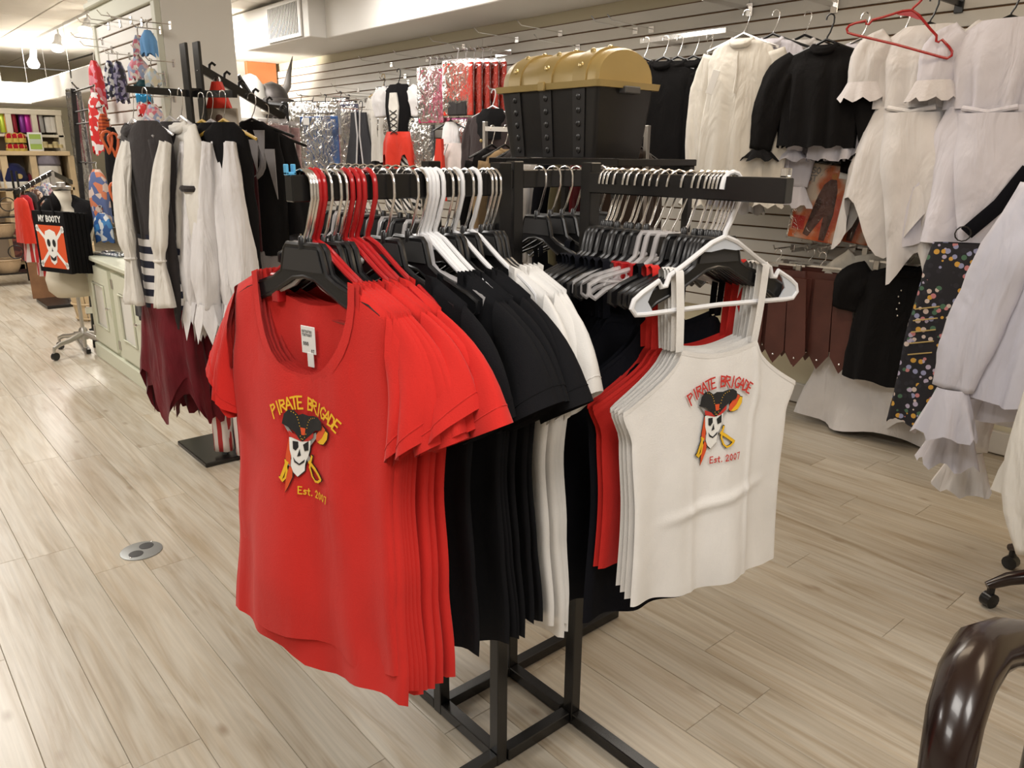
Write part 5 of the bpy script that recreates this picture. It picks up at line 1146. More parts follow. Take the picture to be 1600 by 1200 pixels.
t = thing('ruffled_dress', 'black ruffled dress with sheer grey flounce at the arm end', 'dress', (x_, CRY, slope_z(x_)), math.radians(-40))
drape(MB(), [(-0.12, 0.06, 0.03), (-0.16, 0.13, 0.05), (-0.35, 0.16, 0.07), (-0.55, 0.19, 0.09)], 36, 7, 0.6, 845, 0.05, 0.02).build('ruffled_top', M_BLACKF, t, smooth='all')
drape(MB(), [(-0.52, 0.12, 0.06), (-0.7, 0.14, 0.06), (-0.82, 0.17, 0.08)], 36, 7, 0.5, 846, 0.0, 0.02).build('flounce', fabric('sheer_grey', (0.07, 0.07, 0.08)), t, smooth='all'); flat_hanger(t, M_BLKPL)
for i, (px, py, mm, h_, lab) in enumerate(((425, 178, fabric('white_stocking', (0.62, 0.58, 0.60)), 0.46, 'left clear pack with rolled white stockings at the arm end'), (442, 182, fabric('red_white_stocking', (0.55, 0.10, 0.09)), 0.50, 'right clear pack with red and white stockings at the arm end'))):
    pk = package(lab, P(px, py, Y=CRY + 0.02), math.radians(-45), 0.17, h_, fabric('blush', (0.48, 0.30, 0.30)), 'stocking packs', hookm=M_CLRPL, top=0.03)
    sleeve(MB(), [(0.03, -0.03, -0.12), (0.035, -0.035, -0.28), (0.03, -0.03, -h_ + 0.04)], [0.032, 0.036, 0.034], [0.02]*3, 12, 0.1, 3).build('rolled_stocking', M_WHITE, pk, smooth='all')
    sleeve(MB(), [(-0.04, -0.03, -0.2), (-0.045, -0.035, -0.34), (-0.04, -0.03, -h_ + 0.02)], [0.025]*3, [0.018]*3, 12, 0.1, 3).build('folded_stocking', mm, pk, smooth='all')
# curved black arm of another stand behind, with helmet shelf
e0 = P(371, 118, Y=5.9); e1 = P(392, 150, Y=5.9); e2 = P(420, 163, Y=5.9); e3 = P(445, 166, Y=5.9)
cs = thing('curved_stand', 'black stand with a curved top arm behind the costume rack', 'rack', (e3.x, 5.9, 0))
MB().tube([Vector(e) - Vector((e3.x, 5.9, 0)) for e in (e0, e0.lerp(e1, .5), e1, e1.lerp(e2, .5) - Vector((0, 0, 0.01)), e2, e3)], 0.022, 8).build('curved_arm', M_RUST, cs)
MB().rbox(-0.02, 0.02, -0.02, 0.02, 0, e3.z + 0.03, 0.002).build('post', M_RUST, cs, smooth=False); MB().rbox(-0.2, 0.2, -0.2, 0.2, 0, 0.02, 0.004).build('base_plate', M_RUST, cs, smooth=False)
hs = P(415, 186, Y=8.0)
ws_ = thing('helmet_shelf', 'grey wall shelf with horned helmets behind the curved stand', 'shelf', (hs.x, 8.0, 0))
MB().rbox(-0.45, 0.45, -0.2, 0.2, hs.z - 0.03, hs.z, 0.003).build('board', M_WALL, ws_, smooth=False)
for sx in (-0.42, 0.42): MB().rbox(sx - 0.02, sx + 0.02, -0.18, 0.18, 0, hs.z - 0.03, 0.003).build('side', M_WALL, ws_, smooth=False)
hm = P(428, 182, Y=7.95)
t = thing('horned_helmet', 'dark metal helmet with tall upright horns on the far shelf', 'helmet', (hm.x, 7.95, hs.z))
MB().lathe([(0.15, 0.0), (0.16, 0.06), (0.17, 0.16), (0.15, 0.26), (0.09, 0.33), (0.01, 0.36)], 18).build('dome', mat('aged_iron', (0.09, 0.08, 0.075), 0.45, 0.5, var=0.4), t)
MB().lathe([(0.175, 0.14), (0.22, 0.15), (0.21, 0.19), (0.16, 0.20)], 18).build('brim', mat('aged_iron', (0.09, 0.08, 0.075), 0.45), t)
for pts in ([(0.10, 0, 0.24), (0.17, 0, 0.33), (0.20, 0, 0.46), (0.25, 0, 0.62)], [(0.14, 0, 0.05), (0.30, 0, 0.03), (0.40, 0, 0.10), (0.46, 0, 0.24)]): MB().tube(pts, [0.045, 0.04, 0.025, 0.003], 10).build('horn', mat('grey_horn', (0.25, 0.23, 0.21), 0.5), t)
t = thing('white_helmet', 'white rounded helmet beside the horned one on the far shelf', 'helmet', (P(396, 182, Y=7.95).x, 7.95, hs.z))
MB().lathe([(0.13, 0), (0.15, 0.08), (0.15, 0.2), (0.12, 0.32), (0.06, 0.40), (0.01, 0.42)], 18).build('dome', M_WALL, t); MB().rbox(0.02, 0.2, -0.19, -0.1, 0.04, 0.16, 0.02).build('cheek_guard', M_CREAM, t, smooth=False)

# ------------------------------------------------------------------ slat pier goods
def on_pier(px, py, off=0.02): return P(px, py, X=PX0 - off)
for i, (px, py) in enumerate(((170, 40), (188, 36), (205, 30), (222, 34), (175, 76), (160, 63))):
    e = on_pier(px, py, 0.0); t = thing('wall_peg', '%s chrome wire peg on the slat pier' % ORD[i].replace('front', 'first'), 'peg hook', (PX0, e.y, e.z), 0, 'wire pegs on the slat pier')
    MB().tube([(0, 0, 0), (-0.16, 0, 0.005), (-0.18, 0, 0.03)], 0.003, 6).build('wire', M_CHROME, t); MB().rbox(-0.005, 0, -0.015, 0.015, -0.025, 0.015, 0.001).build('plate', M_CHROME, t, smooth=False)
def bundle(name, label, cat, px, py, py2, w, m, off=0.12, Yp=None, k=6, seed=0, d=0.03, grp=None, extra=None):
    a = P(px, py, Y=Yp) if Yp else on_pier(px, py, off); b = P(px, py2, Y=Yp) if Yp else on_pier(px, py2, off)
    t = thing(name, label, cat, a, RZW + 0.5, grp); L_ = a.z - b.z
    drape(MB(), [(-0.01, w*0.3, d*0.6), (-0.03 - L_*0.1, w*0.8, d), (-L_*0.5, w, d*1.1), (-L_, w*0.9, d)], 26, k, 0.5, seed, L_*0.06, 0.01).build('cloth', m, t, smooth='all')
    MB().tube([(0, 0, -0.03), (0, 0, 0.02), (0.01, 0, 0.035), (-0.008, 0, 0.04)], 0.003, 5).build('hook', M_CHROME, t)
    return t
RD = blotch('red_dots', [(0.60, 0.02, 0.02), (0.60, 0.02, 0.02), (0.75, 0.70, 0.68)], 40, 0.5)
FL2 = blotch('pink_floral', [(0.65, 0.45, 0.45), (0.60, 0.15, 0.20), (0.72, 0.65, 0.58), (0.30, 0.35, 0.50)], 45, 0.6)
CK = blotch('mono_check', [(0.02, 0.02, 0.03), (0.7, 0.7, 0.7), (0.05, 0.05, 0.12)], 60, 0.3)
PU = blotch('purple_check', [(0.04, 0.03, 0.10), (0.30, 0.28, 0.40), (0.02, 0.02, 0.03)], 60, 0.3)
bundle('scarf', 'pink and red swimwear bundle hanging at the pier edge', 'scarf', 146, 92, 165, 0.055, blotch('red_pink', [(0.6, 0.02, 0.04), (0.7, 0.25, 0.30), (0.55, 0.02, 0.02)], 40, 0.4), Yp=5.75, seed=1)
bundle('swimsuit', 'red polka dot swimsuit with white frill below the pink bundle', 'swimsuit', 148, 142, 236, 0.07, RD, Yp=5.6, seed=2)
bundle('tie_bundle', 'black and white checked ties on the slat pier', 'scarf', 170, 92, 152, 0.035, CK, seed=3)
bundle('tie_bundle', 'purple checked ties right of the black and white ties', 'scarf', 184, 93, 158, 0.035, PU, seed=4)
bundle('scarf', 'light blue scarf at the top of the slat pier', 'scarf', 230, 44, 86, 0.045, fabric('sky_blue', (0.16, 0.36, 0.66)), seed=5)
bundle('scarf', 'pale floral scarf left of the light blue scarf', 'scarf', 215, 52, 88, 0.03, FL2, seed=6)
bundle('fan_scarf', 'pink and maroon floral scarf in the middle of the pier', 'scarf', 214, 86, 124, 0.065, FL2, seed=7, k=12)
bundle('scarf', 'pale blue floral scarf beside the pink and maroon one', 'scarf', 236, 104, 134, 0.045, blotch('pale_floral', [(0.6, 0.6, 0.58), (0.45, 0.55, 0.62), (0.66, 0.6, 0.45)], 50), seed=8)
bundle('bonnet', 'dark green folded cap above the turquoise bag', 'hat', 222, 122, 142, 0.055, fabric('bottle_green', (0.01, 0.05, 0.06)), seed=9)
bundle('gift_bag', 'shiny turquoise packet on the slat pier', 'packet', 224, 134, 158, 0.05, mat('turquoise_foil', (0.03, 0.28, 0.55), 0.25, 0.3, var=0.4), seed=10)
bundle('scarf', 'red beaded scarf under the turquoise packet', 'scarf', 226, 152, 180, 0.05, RD, seed=11)
bundle('scarf', 'pink swirled scarf low on the slat pier', 'scarf', 238, 160, 206, 0.06, FL2, seed=12)
for o in [x_ for x_ in COL.objects if x_.type == 'EMPTY' and x_.name.split('.')[0] in ('scarf', 'tie_bundle', 'fan_scarf', 'bonnet', 'gift_bag') and abs(x_.location.x - (PX0 - 0.12)) < 0.01]:
    t = thing('wall_peg', 'chrome peg carrying the ' + ' '.join(str(o['label']).split()[:8]), 'peg hook', (PX0, o.location.y, o.location.z + 0.03), 0, 'wire pegs on the slat pier')
    MB().tube([(0, 0, 0), (-0.13, 0, 0.0), (-0.145, 0, 0.02)], 0.003, 6).build('wire', M_CHROME, t); MB().rbox(-0.005, 0, -0.015, 0.015, -0.025, 0.015, 0.001).build('plate', M_CHROME, t, smooth=False)
# hanging swimwear in front of the pier end
bundle('swimsuit', 'black swimsuit with orange trim hanging above the cabinet', 'swimsuit', 172, 196, 330, 0.075, M_BLACKF, Yp=5.3, seed=13)
t = COL.objects['swimsuit'] if False else None
for i, (px, py, py2) in enumerate(((166, 205, 240), (176, 208, 245), (178, 285, 330))):
    a = P(px, py, Y=5.24); b = P(px, py2, Y=5.24); r_ = (a.z - b.z) / 2
    tt = thing('orange_strap', '%s orange strap loop over the black swimsuit' % ['upper left', 'upper right', 'lower'][i], 'strap', (a.x, 5.24, a.z), 0)
    MB().tube([(0.022*math.cos(q2) + 0.01*math.sin(2*q2), 0.008*math.sin(3*q2), -r_ + r_*math.sin(q2)) for q2 in [k*PI/8 for k in range(16)]], 0.008, 6, closed=True).build('loop', mat('orange_cord', (0.70, 0.14, 0.04), 0.5), tt)
bundle('tail_top', 'striped orange tail fabric hanging above the black swimsuit', 'costume', 160, 175, 218, 0.03, stripes('orange_tail', (0.62, 0.12, 0.03), (0.35, 0.05, 0.02), 0.02), Yp=5.4, seed=14)
bundle('swimsuit', 'pale mermaid print swimsuit left of the cabinet', 'swimsuit', 150, 262, 345, 0.085, blotch('mermaid', [(0.66, 0.52, 0.45), (0.66, 0.52, 0.45), (0.62, 0.20, 0.10), (0.10, 0.14, 0.30)], 20, 0.6), Yp=5.9, seed=15)
bundle('swimsuit', 'white and blue wave print skirt below the mermaid print', 'swimsuit', 158, 330, 376, 0.08, blotch('wave', [(0.05, 0.22, 0.50), (0.65, 0.68, 0.70), (0.03, 0.10, 0.3)], 30, 0.5), Yp=5.85, seed=16)
pk = package('long clear garment bag with dark grey folds near the shelves', P(112, 128, Y=6.9), math.radians(-75), 0.22, 1.0, mat('grey_folds', (0.07, 0.065, 0.065), 0.35, var=0.7, vscale=7), None, hookm=M_CLRPL, top=0.05)
bundle('wand_pack', 'dark red long packet beside the clear garment bag', 'packet', 122, 145, 250, 0.03, mat('dark_red_foil', (0.18, 0.05, 0.06), 0.35, var=0.4), Yp=6.85, seed=17)
# slanting black stand holding those pieces
s0 = P(124, 210, Y=6.3); s1 = P(152, 560, Y=6.3)
st = thing('grid_stand', 'thin black stand with clips between the mannequin and the cabinet', 'rack', (s1.x, 6.3, 0))
MB().bar((0, 0, 0.0), (s0.x - s1.x, 0, s0.z + 0.3), 0.022, 0.03).build('post', M_RUST, st, smooth=False)
MB().bar((-0.09, -0.2, 0.02), (-0.02, 0.5, 0.02), 0.03, 0.03).build('foot', M_RUST, st, smooth=False)
for px_, py_, yy_ in ((146, 92, 5.75), (148, 142, 5.6), (160, 175, 5.4), (172, 196, 5.3), (150, 262, 5.9), (158, 330, 5.85), (112, 128, 6.9), (122, 145, 6.85)):
    e_ = P(px_, py_, Y=yy_) - Vector((s1.x, 6.3, -0.03)); MB().tube([(( s0.x - s1.x)*min(1, e_.z/(s0.z + 0.3)), 0, e_.z), e_], 0.006, 6).build('side_arm', M_RUST, st)
for k in range(6): MB().rbox(-0.03 - 0.006*k, 0.02 - 0.006*k, -0.03, -0.01, 0.1 + 0.16*k, 0.15 + 0.16*k, 0.003).build('clip', M_CHROME if k % 2 else M_BLKPL, st, smooth=False)

# ------------------------------------------------------------------ mint cabinet
CBX0, CBX1, CBY0, CBY1, CBH = 1.28, 1.48, 4.78, 6.04, 0.735
cb = thing('cabinet', 'pale mint painted cabinet with panelled doors in front of the slat pier', 'cabinet', (CBX0, (CBY0 + CBY1) / 2, 0))
hy_ = (CBY1 - CBY0) / 2
MB().rbox(0.012, CBX1 - CBX0, -hy_, hy_, 0, CBH - 0.03, 0.003).build('body', M_MINT, cb, smooth=False)
MB().rbox(-0.025, CBX1 - CBX0, -hy_ - 0.02, hy_ + 0.02, CBH - 0.03, CBH, 0.005).build('top', M_MINT, cb, smooth=False)
MB().rbox(-0.012, 0.012, -hy_, hy_, 0, 0.10, 0.004).build('plinth', M_MINT, cb, smooth=False)
for s in (-1, 1):
    c_ = s * hy_ / 2
    d_ = MB()
    x0 = -0.008
    for (y0, y1, z0, z1) in ((c_ - 0.27, c_ + 0.27, 0.56, 0.67), (c_ - 0.27, c_ + 0.27, 0.13, 0.25), (c_ - 0.27, c_ - 0.15, 0.25, 0.56), (c_ + 0.15, c_ + 0.27, 0.25, 0.56)): d_.box(x0, 0.012, y0, y1, z0, z1)
    do = d_.build('door', M_MINT, cb, smooth=False)
    MB().box(0.0, 0.010, c_ - 0.15, c_ + 0.15, 0.25, 0.56).build('inset_panel', M_WALL, do, smooth=False)
    MB().tube([(x0 - 0.004, c_ - 0.14, 0.26), (x0 - 0.004, c_ + 0.14, 0.26), (x0 - 0.004, c_ + 0.14, 0.55), (x0 - 0.004, c_ - 0.14, 0.55)], 0.008, 6, closed=True).build('moulding', M_MINT, do)
    for z in (0.20, 0.60): MB().rbox(x0 - 0.006, x0, c_ + 0.25, c_ + 0.285, z - 0.03, z + 0.03, 0.001).build('hinge', M_STEEL, do, smooth=False)
    k_ = MB().lathe([(0.006, 0), (0.006, 0.012), (0.013, 0.018), (0.012, 0.026), (0.004, 0.03)], 12).build('knob', M_CHROME, do); k_.location = (x0, c_ - 0.23, 0.42); k_.rotation_euler = (0, -PI/2, 0)
t = thing('plastic_wrap', 'crumpled clear plastic packet lying on the mint cabinet', 'packet', (1.40, 5.75, CBH), 0.3)
MB().grid(lambda i, j: ((i - .5)*0.18, (j - .5)*0.42, 0.012 + 0.035*abs(noise.noise(Vector((i*4, j*6, 1)))) * math.sin(PI*i) * math.sin(PI*j)), 12, 16).build('sheet', M_BAG, t, smooth='all')
MB().rbox(-0.06, 0.06, -0.15, 0.15, 0.0, 0.012, 0.003).build('folded_contents', fabric('slate_blue', (0.20, 0.24, 0.30)), t, smooth=False)

# ------------------------------------------------------------------ mannequin on castors, tote bag
MX, MY = 1.23, 6.17
mq = thing('mannequin', 'cream torso mannequin on a chrome castor stand', 'mannequin', (MX, MY, 0))
prof = [(0.42, 0.13, 0.09), (0.47, 0.175, 0.12), (0.55, 0.185, 0.125), (0.64, 0.16, 0.11), (0.72, 0.13, 0.095), (0.80, 0.145, 0.11), (0.88, 0.165, 0.125), (0.95, 0.17, 0.11), (1.00, 0.14, 0.085), (1.03, 0.08, 0.06), (1.08, 0.055, 0.055), (1.15, 0.052, 0.052)]
MB().rings([[(w*math.cos(2*PI*k/28), d*math.sin(2*PI*k/28) - (0.025*math.sin((z - .8)*6) if math.sin(2*PI*k/28) < 0 and .78 < z < .98 else 0), z) for k in range(28)] for z, w, d in prof], True, True).build('torso', mat('linen_torso', (0.68, 0.62, 0.50), 0.8, bump=0.3), mq, smooth='all')
MB().lathe([(0.055, 1.15), (0.062, 1.16), (0.062, 1.175), (0.03, 1.18), (0.028, 1.20), (0.002, 1.205)], 16).build('neck_cap', M_STEEL, mq)
MB().tube([(0, 0, 0.16), (0, 0, 0.44)], 0.013, 10).build('pole', M_STEEL, mq); MB().lathe([(0.03, 0.10), (0.03, 0.17), (0.016, 0.19)], 12).build('hub', M_STEEL, mq); MB().lathe([(0.013, 0.0), (0.013, 0.10)], 10, (0, 0, 0.04)).build('spindle', M_STEEL, mq)
for k in range(4):
    a = 2*PI*k/4 + 0.5; c_, s_ = math.cos(a), math.sin(a)
    lg = MB().tube([(0.02*c_, 0.02*s_, 0.14), (0.12*c_, 0.12*s_, 0.115), (0.2*c_, 0.2*s_, 0.105), (0.25*c_, 0.25*s_, 0.085)], [0.022, 0.018, 0.016, 0.014], 8).build('leg', M_STEEL, mq)
    w_ = MB().lathe([(0.012, -0.012), (0.028, -0.011), (0.028, 0.011), (0.012, 0.012)], 14).build('castor_wheel', M_BLKPL, lg); w_.location = (0.25*c_, 0.25*s_, 0.029); w_.rotation_euler = (PI/2, 0, a)
    MB().tube([(0.25*c_, 0.25*s_, 0.09), (0.255*c_, 0.255*s_, 0.05)], 0.010, 6).build('castor_fork', M_STEEL, lg)
t = thing('neck_scarf', 'black scarf draped over the mannequin shoulders', 'scarf', (MX, MY, 1.0))
MB().tube([(-0.16, -0.06, -0.05), (-0.10, -0.10, 0.03), (-0.03, 0.02, 0.10), (0.06, 0.04, 0.08), (0.10, -0.08, 0.04), (0.08, -0.14, -0.08), (0.05, -0.15, -0.16)], [0.05, 0.06, 0.05, 0.055, 0.06, 0.055, 0.04], 12, flat=0.6).build('wrap', M_BLACKF, t, smooth='all')
MB().tube([(0.05, 0.03, 0.05), (0.14, 0.0, 0.01), (0.20, -0.02, -0.03)], [0.06, 0.07, 0.05], 12, flat=0.7).build('tail', M_BLACKF, t, smooth='all')
# tote bags hung in front of it
b0_ = P(76, 330, Y=5.9); tb_ = thing('tote_bag', 'front black tote bag with skull and crossbones on red, before the mannequin', 'tote bag', (b0_.x, 5.9, b0_.z - 0.40), math.radians(-68), 'black tote bags')
tw, th_ = 0.165, 0.40
def bagshape(mb): return mb.box(-tw, tw, -0.012, 0.012, 0, th_)
bagshape(MB()).build('bag', M_BLACKF, tb_, smooth=False)
FM = flatmap(-0.0135)
inkpart('red_panel', [[(-tw*0.85, 0.03), (tw*0.85, 0.03), (tw*0.85, 0.31), (-tw*0.85, 0.31)]], M_ORINK, tb_, FM, 0, cell=0)
inkpart('crossbone', strokes([[(-0.13, 0.05), (0.13, 0.29)], [(0.13, 0.05), (-0.13, 0.29)]], 0.022) + [disc(sx*0.13, zz, 0.016) for sx in (-1, 1) for zz in (0.045, 0.06, 0.28, 0.295)], M_BONE, tb_, flatmap(-0.0142), 0, cell=0)
inkpart('skull', [[(0.0, 0.285), (0.05, 0.27), (0.068, 0.22), (0.055, 0.16), (0.04, 0.13), (0.03, 0.07), (0.0, 0.05), (-0.03, 0.07), (-0.04, 0.13), (-0.055, 0.16), (-0.068, 0.22), (-0.05, 0.27)]], M_BONE, tb_, flatmap(-0.0149), 0, cell=0)
inkpart('skull_features', [disc(-0.028, 0.195, 0.018, 10, 0.026), disc(0.028, 0.195, 0.018, 10, 0.026), [(0, 0.165), (0.009, 0.14), (-0.009, 0.14)], [(-0.035, 0.115), (0, 0.095), (0.035, 0.115), (0.025, 0.085), (0, 0.075), (-0.025, 0.085)]], M_INK, tb_, flatmap(-0.0156), 0, cell=0)
inkpart('lettering', line_text('MY BOOTY', -0.10, 0.335, 0.036, w=.24, adv=.85), M_BONE, tb_, FM, 0, cell=0)
for s in (-1,): MB().tube([(-0.07, -0.014, th_ - 0.02), (-0.06, -0.02, th_ + 0.05), (-0.02, 0, th_ + 0.09), (0.04, 0, th_ + 0.09), (0.07, -0.02, th_ + 0.05), (0.07, -0.014, th_ - 0.02)], 0.012, 6, flat=0.4).build('handle', M_BLACKF, tb_)
for k in range(5):
    o = tag(MB().rbox(-tw*0.96, tw*0.96, -0.013, 0.013, 0.0, th_, 0.004).build('tote_bag', M_BLACKF, smooth=False), '%s plain black tote bag stacked behind the skull tote' % ORD[k].replace('front', 'first'), 'tote bag', 'black tote bags')
    ry = math.radians(-68); o.location = (b0_.x - math.sin(ry)*0.03*(k + 1), 5.9 + math.cos(ry)*0.03*(k + 1), b0_.z - 0.40 - 0.004*k); o.rotation_euler = (0, 0, ry)
# tote stand peg
# bushel basket with yellow ribbon
bp_ = P(141, 500, Z=0)
bk = thing('bushel_basket', 'round slatted wooden bushel basket filled with yellow ribbons', 'basket', (bp_.x + 0.05, bp_.y + 0.05, 0))
for k in range(16):
    a = 2*PI*k/16; c_, s_ = math.cos(a), math.sin(a); w_ = 0.026
    MB().add([((0.13)*c_ + s_*w_*0.8*q1, 0.13*s_ - c_*w_*0.8*q1, 0.0) for q1 in (-1, 1)] + [((0.18)*c_ + s_*w_*1.25*q1, 0.18*s_ - c_*w_*1.25*q1, 0.30) for q1 in (1, -1)] + [((0.124)*c_ + s_*w_*0.8*q1, 0.124*s_ - c_*w_*0.8*q1, 0.0) for q1 in (-1, 1)] + [((0.174)*c_ + s_*w_*1.25*q1, 0.174*s_ - c_*w_*1.25*q1, 0.30) for q1 in (1, -1)],
             [(0, 1, 2, 3), (7, 6, 5, 4), (0, 4, 5, 1), (1, 5, 6, 2), (2, 6, 7, 3), (3, 7, 4, 0)]).build('stave', M_WOODL, bk, smooth=False)
for z, r_ in ((0.02, 0.138), (0.15, 0.162), (0.285, 0.184)): MB().tube([(r_*math.cos(2*PI*i/24), r_*math.sin(2*PI*i/24), z) for i in range(24)], 0.009, 6, closed=True).build('hoop', M_WOODL, bk)
MB().lathe([(0.125, 0.004), (0.125, 0.012)], 20).build('bottom', M_WOODL, bk)
t = tag(MB().grid(lambda i, j: (0.16*(0.2 + 0.8*i)*math.cos(2*PI*j), 0.16*(0.2 + 0.8*i)*math.sin(2*PI*j), 0.28 + 0.05*noise.noise(Vector((i*5, math.cos(2*PI*j)*3, math.sin(2*PI*j)*3)))), 8, 24).build('ribbon_tangle', blotch('yellow_ribbon', [(0.65, 0.48, 0.04), (0.04, 0.04, 0.03), (0.55, 0.42, 0.10)], 45, 0.4)), 'tangle of yellow and black ribbon in the bushel basket', 'ribbon', kind='stuff'); t.location = bk.location
# brown box and pale wooden crates beyond
bx_ = P(88, 464, Z=0)
t = thing('cardboard_box', 'tall brown box standing beside the pale wooden crate', 'box', (bx_.x - 0.02, bx_.y + 0.12, 0), math.radians(-10)); MB().rbox(-0.16, 0.12, -0.14, 0.14, 0, 0.46, 0.004).build('carton', mat('brown_board', (0.26, 0.13, 0.06), 0.7, var=0.2), t, smooth=False); MB().rbox(-0.165, 0.125, -0.145, 0.145, 0.40, 0.47, 0.004).build('lid', mat('brown_board', (0.26, 0.13, 0.06), 0.7), t, smooth=False)
t = thing('wooden_crate', 'pale wooden crate right of the brown box', 'crate', (bx_.x + 0.24, bx_.y + 0.0, 0), math.radians(-10))
for k in range(4): MB().rbox(-0.10, 0.16, -0.15, -0.13, 0.01 + 0.13*k, 0.125 + 0.13*k, 0.003).build('slat', M_WOODL, t, smooth=False); MB().rbox(-0.10, -0.085, -0.13, 0.16, 0.01 + 0.13*k, 0.125 + 0.13*k, 0.003).build('slat', M_WOODL, t, smooth=False)
for sx, sy in ((-0.09, -0.12), (0.15, -0.12), (-0.09, 0.15), (0.15, 0.15)): MB().rbox(sx - 0.012, sx + 0.012, sy - 0.012, sy + 0.012, 0, 0.54, 0.002).build('corner_post', M_WOODL, t, smooth=False)
# white sack on the box
t = tag(MB().lathe([(0.10, 0.0), (0.15, 0.04), (0.14, 0.10), (0.06, 0.15), (0.01, 0.16)], 16).build('white_sack', M_WHITE), 'crumpled white bag lying on the brown box', 'bag'); t.location = (bx_.x - 0.04, bx_.y + 0.10, 0.47)
# ------------------------------------------------------------------ V-armed rack with children's clothes
r0 = P(80, 268, Y=8.4); rl_ = P(25, 300, Y=8.0); rr_ = P(112, 285, Y=8.8)
vr = thing('clothing_rack', 'black V-armed rack with red and striped garments before the shelves', 'rack', (r0.x, 8.4, 0))
MB().rbox(-0.02, 0.02, -0.02, 0.02, 0, r0.z, 0.002).build('post', M_STEEL, vr, smooth=False)
for e in (rl_, rr_): MB().bar((0, 0, r0.z - 0.01), (e.x - r0.x, e.y - 8.4, e.z), 0.02, 0.04).build('arm', M_RUST, vr, smooth=False)
MB().rbox(-0.25, 0.25, -0.25, 0.25, 0, 0.03, 0.004).build('base_plate', M_RUST, vr, smooth=False)
for i, (f_, mm, L_, lab) in enumerate(((0.92, M_REDSAT, 0.36, 'red garment at the left end of the V-armed rack'), (0.80, fabric('deep_red', (0.45, 0.02, 0.03)), 0.36, 'second red garment on the V-armed rack'), (0.66, M_CHAR, 0.42, 'dark jacket on the V-armed rack beside the red garments'),
                          (0.52, blotch('brown_print', [(0.30, 0.12, 0.08), (0.6, 0.45, 0.35), (0.12, 0.05, 0.03)], 40), 0.55, 'brown patterned dress on the V-armed rack'), (0.36, blotch('blue_print', [(0.20, 0.24, 0.36), (0.5, 0.48, 0.46), (0.12, 0.14, 0.2)], 40), 0.62, 'grey blue patterned dress on the V-armed rack'), (0.18, FL2, 0.5, 'pink patterned dress near the V-armed rack post'))):
    q_ = Vector((0, 0, r0.z - 0.01)).lerp(Vector((rl_.x - r0.x, rl_.y - 8.4, rl_.z)), f_) + Vector((r0.x, 8.4, 0.02))
    t = thing('hanging_garment', lab, 'garment', q_, math.radians(-70), 'garments on the V-armed rack')
    drape(MB(), [(-0.08, 0.03, 0.02), (-0.11, 0.09, 0.03), (-0.2, 0.10, 0.04), (-0.11 - L_, 0.12, 0.05)], 24, 5, 0.4, 870 + i).build('cloth', mm, t, smooth='all')
    if i in (1, 3): drape(MB(), [(-0.1 - L_, 0.11, 0.05), (-0.3 - L_, 0.14, 0.06)], 24, 5, 0.4, 880 + i).build('striped_hem', stripes('kid_red', (0.7, 0.62, 0.6), (0.5, 0.03, 0.03), 0.06, 0.5, 0), t, smooth='all')
    MB().tube(hookpath(-0.08, 0.018), 0.003, 6).build('hook', M_CHROME, t)
# ------------------------------------------------------------------ far shelves
SY = 10.9
M_SHELF = mat('cream_shelf', (0.72, 0.66, 0.53), 0.5)
x0s = P(-40, 300, Y=SY).x; x1s = P(118, 300, Y=SY).x; ztop = P(50, 170, Y=SY).z; zmid = P(50, 236, Y=SY).z
su = thing('shelf_unit', 'pale wood shelf unit with open cubes across the far end', 'shelf', ((x0s + x1s) / 2, SY, 0))
hw_ = (x1s - x0s) / 2
def shx(px): return P(px, 250, Y=SY).x - (x0s + x1s) / 2
MB().rbox(-hw_, hw_, -0.02, 0.45, zmid - 0.05, zmid, 0.004).build('counter', M_WOODL, su, smooth=False)
MB().rbox(-hw_, hw_, 0.12, 0.4, ztop - 0.06, ztop, 0.004).build('top_board', M_SHELF, su, smooth=False)
MB().rbox(-hw_, hw_, 0.12, 0.4, lerp(zmid, ztop, 0.40) - 0.03, lerp(zmid, ztop, 0.40), 0.004).build('shelf_board', M_SHELF, su, smooth=False)
MB().rbox(-hw_, hw_, 0.40, 0.42, 0, ztop, 0.003).build('back_panel', mat('shelf_back', (0.30, 0.24, 0.18), 0.8), su, smooth=False)
for px in (-30, 27, 67, 105): MB().rbox(shx(px) - 0.03, shx(px) + 0.03, 0.12, 0.4, zmid, ztop - 0.06, 0.003).build('divider', M_SHELF, su, smooth=False)
for px in (6, 52, 112): MB().rbox(shx(px) - 0.035, shx(px) + 0.035, 0.0, 0.4, 0, zmid - 0.05, 0.003).build('side_panel', M_WOODL, su, smooth=False)
zl = P(50, 293, Y=SY).z
MB().rbox(-hw_, hw_, 0.0, 0.4, zl - 0.04, zl, 0.003).build('lower_board', M_WOODL, su, smooth=False); MB().rbox(-hw_, hw_, 0.0, 0.4, 0.02, 0.10, 0.003).build('kick_board', M_WOODL, su, smooth=False)
def cup(label, px, py, py2, r, m, y=SY + 0.2, grp='glitter tubes on the far shelves', name='glitter_tube', cat='tube'):
    a = P(px, py, Y=y); b = P(px, py2, Y=y); z0 = b.z
    t = thing(name, label, cat, (a.x, y, z0), 0, grp); h_ = a.z - b.z
    MB().lathe([(r*0.92, 0), (r, 0.01), (r, h_*0.9), (r*0.9, h_*0.92)], 12).build('tube', m, t); MB().lathe([(r*1.03, h_*0.88), (r*1.03, h_), (r*0.5, h_ + 0.005)], 12).build('cap', m, t)
G = lambda n, c: mat('glitter_' + n, c, 0.3, 0.3, bump=0.6, bscale=150)
zs2 = P(50, 210, Y=SY + 0.2)
